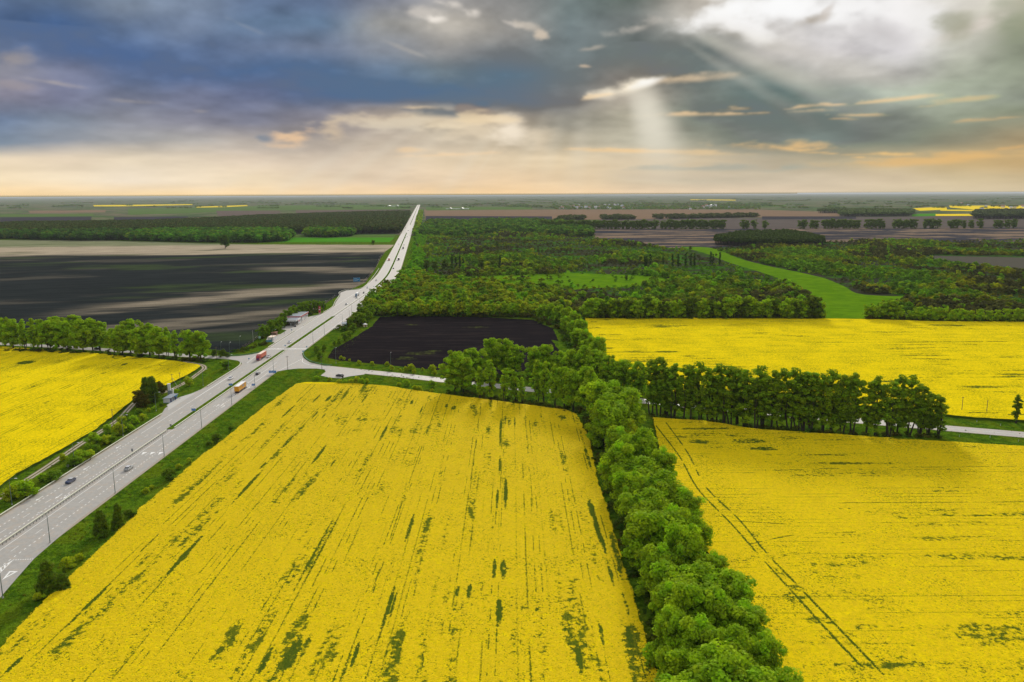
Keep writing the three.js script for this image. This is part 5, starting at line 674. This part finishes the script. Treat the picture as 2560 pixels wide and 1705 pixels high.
/* ---------- street furniture ---------- */
const mPole = std(C(0.16, 0.22, 0.2), 0.5, { metalness: 0.5 }), mLum = std(C(0.75, 0.76, 0.76), 0.4), mWood = std(C(0.13, 0.1, 0.075), 0.95), mConc = std(C(0.45, 0.44, 0.41), 0.9), mBlue = std(C(0.0, 0.19, 0.62), 0.4), mSignBack = std(C(0.28, 0.3, 0.31), 0.5, { metalness: 0.4 });
const tube = (a, b, r, n = 6) => limb(a, b, r, r, n);
const poleG = mergeGeometries([new THREE.CylinderGeometry(0.07, 0.14, 9.4, 8).translate(0, 4.7, 0)]), armG = mergeGeometries([tube([0, 9.3, 0], [0.5, 9.9, 0], 0.05), tube([0.5, 9.9, 0], [2.2, 10.1, 0], 0.045)]), lumG = box(0.85, 0.14, 0.32, 2.5, 10.08, 0), footG = new THREE.CylinderGeometry(0.24, 0.26, 0.5, 8).translate(0, 0.2, 0);
function lampPost(label, X, Z, turn) { const g = thing('street_lamp', label, 'street lamp', X, Z, turn, 'highway lamp posts'); part(g, 'pole', poleG, mPole); part(g, 'arm', armG, mPole); part(g, 'luminaire', lumG, mLum); part(g, 'base', footG, mConc); }
[-205, -241, -284, -327, -369, -411, -450, -487, -588, -625, -670, -700, -735, -775, -815].forEach((z, i) => lampPost(`tall lamp post, ${ord(i + 1)} from the near end on the right highway edge`, z > -230 ? -142 : -149.4 - (z < -640 && z > -715 ? -5 : 0), z, Math.PI));
[-273, -315, -357, -400, -455, -498, -594, -632, -760, -800].forEach((z, i) => lampPost(`tall lamp post, ${ord(i + 1)} from the near end on the left highway edge`, -181.4 - (z === -400 ? 3.5 : z < -600 && z > -640 ? 2 : 0), z, 0));
for (const [px, py, l] of [[553, 892, 'lamp post behind the left side road mouth'], [575, 893, 'lamp post above the green barrier at the left junction'], [600, 876, 'lamp post at the track end below the dark field'], [840, 908, 'lamp post at the lower corner of the dark ploughed field'], [977, 921, 'lamp post among the young bushes below the dark field']]) lampPost(l, ...G(px, py), Math.PI / 2);
function sign(label, X, Z, w, h, y, mat, o = {}) { // panel facing the camera unless turned
  const g = thing(o.name ?? 'road_sign', label, 'road sign', X, Z, o.turn ?? 0); const n = w > 2 ? [-w * 0.35, w * 0.35] : [0];
  for (const x of n) part(g, 'post', new THREE.CylinderGeometry(0.06, 0.06, y, 6).translate(x, y / 2, 0), mSignBack);
  const p = part(g, 'panel', box(w, h, 0.06, 0, y + h / 2 - 0.1, 0.08), mat); part(p, 'border', mergeGeometries([box(w * 0.96, 0.05, 0.02, 0, y + h - 0.2, 0.115), box(w * 0.96, 0.05, 0.02, 0, y + 0.0, 0.115), box(0.05, h - 0.2, 0.02, -w * 0.47, y + h / 2 - 0.1, 0.115), box(0.05, h - 0.2, 0.02, w * 0.47, y + h / 2 - 0.1, 0.115)]), o.border ?? mLum);
  if (o.bars) part(p, 'lettering', mergeGeometries(o.bars.map(([a, b, c, d]) => box(c, d, 0.02, a, y + b, 0.116))), mLum);
}
sign('blue road sign on the planted median above the near end', -164.2, -397, 2.2, 1.2, 1.0, mBlue, { bars: [[-0.4, 0.7, 0.9, 0.12], [0.4, 0.45, 0.8, 0.1]] });
sign('blue road sign on the median left of the yellow lorry', -164.2, -452, 2.2, 1.2, 1.0, mBlue, { bars: [[-0.3, 0.7, 1.0, 0.12], [0.3, 0.4, 0.9, 0.1]] });
sign('blue road sign on the right edge beyond the yellow lorry', -150.3, -450, 2.0, 1.2, 1.3, mBlue, { bars: [[-0.3, 0.7, 0.9, 0.12], [0.3, 0.4, 0.9, 0.1]] });
sign('wide blue direction sign at the right edge before the junction', -149.2, -484, 4.6, 1.5, 1.2, mBlue, { bars: [[-1.0, 0.85, 1.6, 0.14], [0.8, 0.85, 1.2, 0.14], [-0.4, 0.45, 2.2, 0.12]] });
sign('dull blue billboard left of the highway beyond the crossing', -182.4, -588, 4.6, 1.6, 1.6, std(C(0.03, 0.2, 0.3), 0.5), { bars: [[-0.8, 0.8, 1.8, 0.14]] });
sign('large blue direction sign left of the highway at the bend', -196, -1004, 8.5, 5, 2, std(C(0.01, 0.2, 0.42), 0.5), { bars: [[-1.5, 3.4, 3.6, 0.3], [1.5, 2.6, 3, 0.3], [-1, 1.6, 4, 0.3]] });
sign('small grey double sign at the near median barrier', -164.9, -331, 0.8, 1.3, 1.0, mSignBack, { border: mSignBack });
sign('small dark sign at the tip of the planted median', -164.2, -369, 0.9, 0.9, 1.2, mSignBack, { border: mSignBack });
sign('grey sign back on the left verge near the bushes', -185.5, -283, 2.4, 1.0, 0.8, mSignBack, { border: mSignBack });
sign('grey sign back left of the near oncoming car', -182.5, -312, 1.2, 0.9, 0.9, mSignBack, { border: mSignBack });
for (const [x, z, l] of [[-165.6, -571, 'blue crossing sign at the left of the median'], [-148.6, -566, 'blue crossing sign at the right road edge'], [-147, -549, 'white and blue sign inside the right junction barrier'], [-179.6, -640, 'blue pictogram sign at the filling station entry'], [-165, -948, 'blue keep-right sign before the bend median'], [-176.8, -524, 'dark small sign at the left junction corner']]) sign(l, x, z, 0.9, 0.9, 1.6, std(C(0.1, 0.35, 0.6), 0.4));
function utilityPole(label, X, Z, h, o = {}) { const g = thing('utility_pole', label, 'utility pole', X, Z, o.turn ?? 0.4); part(g, 'pole', new THREE.CylinderGeometry(0.11, 0.16, h, 7).translate(0, h / 2, 0), o.mat ?? mWood); part(g, 'cross_arm', mergeGeometries([box(1.8, 0.12, 0.12, 0, h - 0.5, 0), ...[-0.8, -0.3, 0.3, 0.8].map((x) => new THREE.CylinderGeometry(0.04, 0.05, 0.2, 6).translate(x, h - 0.34, 0))]), mWood); if (o.brace) part(g, 'brace', tube([0.2, h * 0.75, 0], [3.2, 0, 1.2], 0.1), mConc); }
utilityPole('wooden utility pole with pale brace beside the bus shelter', -195.9, -447, 9, { brace: true });
utilityPole('wooden utility pole at the corner of the left yellow field', -195.6, -457, 7.5);
utilityPole('concrete utility pole beside the filling station shed', -197, -596, 9, { mat: mConc });
utilityPole('dark utility pole inside the right junction mouth', -143.5, -497.5, 9);
utilityPole('dark utility pole at the start of the right side road', -122, -499, 8.5);
utilityPole('dark utility pole on the left side road mouth', -201, -531, 9);
utilityPole('thin utility pole rising at the left yellow field edge by the bushes', ...G(283, 1062), 8);
utilityPole('thin pole at the near edge of the bright yellow field', ...G(2404, 1030), 8);
utilityPole('second thin pole at the near edge of the bright yellow field', ...G(2466, 1034), 7);
for (const [px, py, l] of [[2356, 1053, 'white marker post nearest the end of the long tree row'], [2442, 1055, 'white marker post behind the narrow road, middle one'], [2501, 1064, 'white marker post behind the narrow road near the lone tree'], [2398, 1092, 'white marker post before the narrow road, first'], [2475, 1094, 'white marker post before the narrow road, second'], [2546, 1104, 'white marker post before the narrow road at the right edge']]) { const g = thing('marker_post', l, 'marker post', ...G(px, py)); part(g, 'post', box(0.14, 1.0, 0.1, 0, 0.5, 0), mLum); part(g, 'black_band', box(0.15, 0.2, 0.11, 0, 0.78, 0), mDark); }
{ const g = thing('litter_bin', 'dark box beside the parked car in the lay-by', 'bin', -103.5, -474.5, 0.3); part(g, 'container', new THREE.CylinderGeometry(0.45, 0.38, 1.2, 10).translate(0, 0.65, 0), mDark); part(g, 'lid', new THREE.CylinderGeometry(0.3, 0.47, 0.2, 10).translate(0, 1.34, 0), mDark); }

/* ---------- buildings ---------- */
const mWhite = std(C(0.7, 0.7, 0.7), 0.7), mRoofG = std(C(0.36, 0.4, 0.44), 0.35, { metalness: 0.3 }), mRed = std(C(0.45, 0.02, 0.04), 0.5), mOrange = std(C(0.62, 0.34, 0.14), 0.7), mTeal = std(C(0.02, 0.28, 0.5), 0.5), mNavy = std(C(0.03, 0.04, 0.12), 0.5), mBrick = std(C(0.26, 0.15, 0.1), 0.9);
{ // bus shelter, left: open front to the road (+x)
  const g = thing('bus_shelter', 'white bus shelter with grey roof and blue panels at the left lay-by', 'bus shelter', -186.3, -421, 0);
  part(g, 'back_wall', box(0.15, 2.4, 9.6, -1.7, 1.2, 0), mWhite); part(g, 'end_wall', box(3.4, 2.4, 0.15, 0, 1.2, 4.8), mWhite); part(g, 'end_wall', box(3.4, 2.4, 0.15, 0, 1.2, -4.8), mWhite);
  part(g, 'roof', new THREE.BoxGeometry(4.4, 0.16, 10.6).rotateZ(0.06).translate(0.15, 2.56, 0), mRoofG); part(g, 'front_panel', box(0.1, 2.2, 2.6, 1.65, 1.1, 3.4), mNavy); part(g, 'front_panel', box(0.1, 2.2, 0.7, 1.66, 1.1, 1.7), mWhite); part(g, 'front_panel', box(0.1, 2.2, 0.7, 1.66, 1.1, -0.6), mWhite); part(g, 'front_panel', box(0.1, 2.2, 2.0, 1.65, 1.1, -3.6), mNavy); part(g, 'awning', box(0.9, 0.35, 3.2, 1.9, 2.1, -2.6), mTeal); part(g, 'bench', box(0.5, 0.45, 6, -1.1, 0.3, 0), mWood); part(g, 'plinth', box(3.5, 0.12, 9.9, 0, 0.06, 0), mTeal);
  const p = new THREE.Mesh(sheetGeo([[-184.3, -411], [-182.2, -408], [-178.8, -400], [-179, -440], [-181, -436], [-184.4, -428]], 0.11, metres(24)), mConc); p.receiveShadow = true; top(p, 'bus_platform', 'pale concrete waiting platform in front of the left bus shelter', 'platform', null, 'structure');
  const m = thing('monument', 'white slender pillar monument behind the left bus shelter', 'monument', -190.8, -431.5, 0.2); part(m, 'plinth', box(2.2, 3.2, 1.6, 0, 1.6, 0), std(C(0.2, 0.24, 0.26), 0.8)); part(m, 'side_slab', box(0.7, 4.2, 1.2, 1.45, 2.1, 0), mWhite); part(m, 'pillar', box(1.3, 3.4, 1.2, -0.3, 4.9, 0), mWhite); part(m, 'cap', box(1.6, 0.4, 1.5, -0.3, 6.8, 0), mWhite);
}
{ const g = thing('bus_shelter', 'small blue-white bus shelter on the right roadside opposite the filling station', 'bus shelter', -142.6, -668, 0.15);
  part(g, 'roof', box(4.2, 0.18, 8.5, 0, 2.9, 0), mRoofG); part(g, 'back_wall', box(0.15, 2.8, 8, 1.8, 1.4, 0), mTeal); part(g, 'end_wall', box(3.4, 2.8, 0.15, 0, 1.4, 3.9), mWhite); part(g, 'end_wall', box(3.4, 2.8, 0.15, 0, 1.4, -3.9), mWhite); part(g, 'end_panel', box(1.2, 1.8, 0.06, 0.7, 1.1, 4.02), mOrange); part(g, 'front_post', box(0.12, 2.8, 0.12, -1.75, 1.4, 0), mSignBack); part(g, 'bench', box(0.5, 0.45, 5, 1.4, 0.3, 0), mWood); }
{ const g = thing('small_hut', 'small yellow-white hut at the corner of the dark ploughed field', 'hut', ...G(913, 817), 0.5); part(g, 'wall', box(3, 2.2, 2.6, 0, 1.1, 0), std(C(0.6, 0.5, 0.28), 0.8)); part(g, 'roof', new THREE.CylinderGeometry(0.05, 2.4, 1.0, 4).rotateY(Math.PI / 4).translate(0, 2.7, 0), mWhite); part(g, 'door', box(0.8, 1.8, 0.05, 0, 0.9, 1.32), mWood); }
{ // filling station: shop with red fascia, then the pump canopy nearer the camera
  const g = thing('filling_station', 'filling station with grey roofs, red fascia and white pump canopy', 'filling station', -189, -690, 0);
  const w = part(g, 'shop_wall', box(9, 4.2, 22, -1.5, 2.1, -17), mWhite); for (let k = 0; k < 5; k++) { const f = part(w, 'window', box(0.08, 2.2, 3.2, 3.03, 1.7, -9.5 - k * 3.9), mGlass); part(f, 'frame', mergeGeometries([box(0.1, 0.12, 3.3, 3.03, 2.86, -9.5 - k * 3.9), box(0.1, 0.12, 3.3, 3.03, 0.56, -9.5 - k * 3.9), box(0.1, 2.2, 0.1, 3.04, 1.7, -9.5 - k * 3.9)]), mSignBack); }
  part(g, 'shop_roof', box(10, 0.25, 23, -1.5, 5.2, -17), mRoofG); part(g, 'shop_fascia', mergeGeometries([box(10.3, 0.95, 0.2, -1.5, 4.7, -5.4), box(0.2, 0.95, 23.3, 3.6, 4.7, -17), box(0.2, 0.95, 23.3, -6.6, 4.7, -17)]), mRed); part(g, 'roof_rim', mergeGeometries([box(10.3, 0.2, 0.25, -1.5, 5.4, -5.4), box(0.25, 0.2, 23.3, 3.6, 5.4, -17), box(0.25, 0.2, 23.3, -6.6, 5.4, -17)]), mLum);
  part(g, 'linking_roof', box(11.5, 0.25, 12, -1, 6.0, -1.5), mRoofG); part(g, 'linking_fascia', mergeGeometries([box(11.9, 0.9, 0.2, -1, 5.6, 4.5), box(0.2, 0.9, 12.2, 4.85, 5.6, -1.5), box(0.2, 0.9, 12.2, -6.85, 5.6, -1.5)]), mRed); part(g, 'linking_rim', mergeGeometries([box(11.9, 0.2, 0.25, -1, 6.2, 4.55), box(0.25, 0.2, 12.2, 4.9, 6.2, -1.5)]), mLum);
  part(g, 'canopy_roof', box(11, 0.25, 15, -0.5, 5.0, 13), mRoofG); part(g, 'canopy_fascia', mergeGeometries([box(11.3, 1.2, 0.2, -0.5, 4.7, 20.6), box(11.3, 1.2, 0.2, -0.5, 4.7, 5.4), box(0.2, 1.2, 15.4, 5.15, 4.7, 13), box(0.2, 1.2, 15.4, -6.15, 4.7, 13)]), mWhite);
  part(g, 'price_wall', box(0.3, 3.6, 9, 5.3, 3.2, 9.5), mWhite); part(g, 'price_panel', box(0.1, 1.5, 2.6, 5.52, 3.4, 8.2), mDark); part(g, 'price_digits', mergeGeometries([0, 1, 2].map((k) => box(0.05, 0.22, 1.8, 5.6, 2.95 + k * 0.45, 8.2))), mLum); part(g, 'red_emblem', new THREE.SphereGeometry(1, 16, 10).scale(0.12, 0.8, 1.25).translate(5.5, 3.3, 11.8), std(C(0.6, 0.02, 0.05), 0.4)); 
  for (const [x, z] of [[3.2, 17.5], [-4, 17.5], [3.2, 8.5], [-4, 8.5]]) part(g, 'column', box(0.45, 4.4, 0.45, x, 2.2, z), mSignBack);
  for (const z of [10, 16]) { const p = part(g, 'fuel_pump', box(0.7, 1.7, 1.1, -0.5, 0.95, z), mWhite); part(p, 'pump_screen', box(0.06, 0.4, 0.7, -0.12, 1.4, z), mDark); part(g, 'pump_island', box(1.4, 0.15, 3.4, -0.5, 0.14, z), mConc); }
  const py = thing('price_pylon', 'red and white striped price pylon beyond the filling station', 'pylon', -180.2, -739, 0.1); part(py, 'mast', box(1.9, 7.4, 0.5, 0, 3.7, 0), mRed); part(py, 'white_panel', box(1.6, 0.9, 0.56, 0, 0.9, 0), mWhite); part(py, 'white_panel', box(1.2, 1.1, 0.56, 0, 4.4, 0), mWhite); part(py, 'top_emblem', new THREE.CylinderGeometry(0.15, 0.75, 1.3, 3).scale(1, 1, 0.4).translate(0, 6.3, 0.18), mWhite);
  const s1 = thing('kiosk_shed', 'white box-shaped kiosk near the billboard', 'kiosk', -185.2, -605, 0); part(s1, 'wall', box(4.2, 2.6, 8, 0, 1.3, 0), mWhite); part(s1, 'roof', box(4.5, 0.2, 8.4, 0, 2.7, 0), std(C(0.72, 0.6, 0.48), 0.8)); part(s1, 'door', box(0.9, 1.9, 0.06, 0.6, 0.95, 4.03), mSignBack);
  const s2 = thing('brick_hut', 'brown brick hut with rusty roof behind the white kiosk', 'hut', -189, -624, 0); part(s2, 'wall', box(4, 2.6, 3.4, 0, 1.3, 0), mBrick); part(s2, 'roof', new THREE.BoxGeometry(4.6, 0.18, 4).rotateZ(0.05).translate(0, 2.75, 0), std(C(0.4, 0.2, 0.11), 0.8)); part(s2, 'door', box(0.9, 1.9, 0.06, 0.4, 0.95, 1.73), mWood);
  const s3 = thing('notice_board', 'small green and white board by the utility pole', 'board', -194.2, -603, 0.2); part(s3, 'post', box(0.2, 2, 0.2, 0, 1, 0), mSignBack); part(s3, 'panel', box(1.6, 1.6, 0.12, 0, 2.4, 0.1), std(C(0.4, 0.6, 0.55), 0.6));
}
// long white farm sheds and the far village
for (const [x0, x1, y, l] of [[960, 985, 516, 'long pale farm shed left of the highway near the horizon'], [988, 997, 515.4, 'short pale farm shed next to the long one left of the highway'], [1115, 1136, 523, 'long white farm shed right of the highway'], [1138, 1172, 523, 'longest white farm shed right of the highway']]) { const a = G(x0, y), b = G(x1, y), w = b[0] - a[0], g = thing('farm_shed', l, 'shed', (a[0] + b[0]) / 2, a[1], 0); part(g, 'wall', box(w, 6, 24, 0, 3, 0), mWhite); part(g, 'roof', extr([[-13, 5.9], [13, 5.9], [0, 11]], w + 2, 0.1).rotateY(Math.PI / 2).rotateY(0), std(C(0.7, 0.7, 0.68), 0.6)).rotation.y = 0; }
{ const r = rng(99), wallG = box(13, 6, 10, 0, 3, 0), roofG = extr([[-6, 5.9], [6, 5.9], [0, 10]], 14, 0.1).rotateY(Math.PI / 2), mats = [mRoofG, std(C(0.35, 0.16, 0.1), 0.8), std(C(0.5, 0.48, 0.45), 0.8)];
  for (let k = 0; k < 46; k++) { const zone = k < 26 ? [1400, 1560, 511, 524] : k < 36 ? [1700, 1830, 514, 524] : [2400, 2560, 508, 530], [X, Z] = G(mix(zone[0], zone[1], r()), mix(zone[2], zone[3], r())); const g = thing('village_house', k < 26 ? 'small pale house among the trees of the far middle village' : k < 36 ? 'small pale house among the far trees right of the middle village' : 'small pale house between the far yellow fields at the right', 'house', X, Z, r() * 3, k < 26 ? 'houses of the far middle village' : k < 36 ? 'houses right of the far middle village' : 'houses between the far yellow fields'); part(g, 'wall', wallG, mWhite); part(g, 'roof', roofG, mats[k % 3]); g.scale.setScalar(1.2 + 0.6 * r()); } }
console.log('all done');
renderer.render(scene, camera);
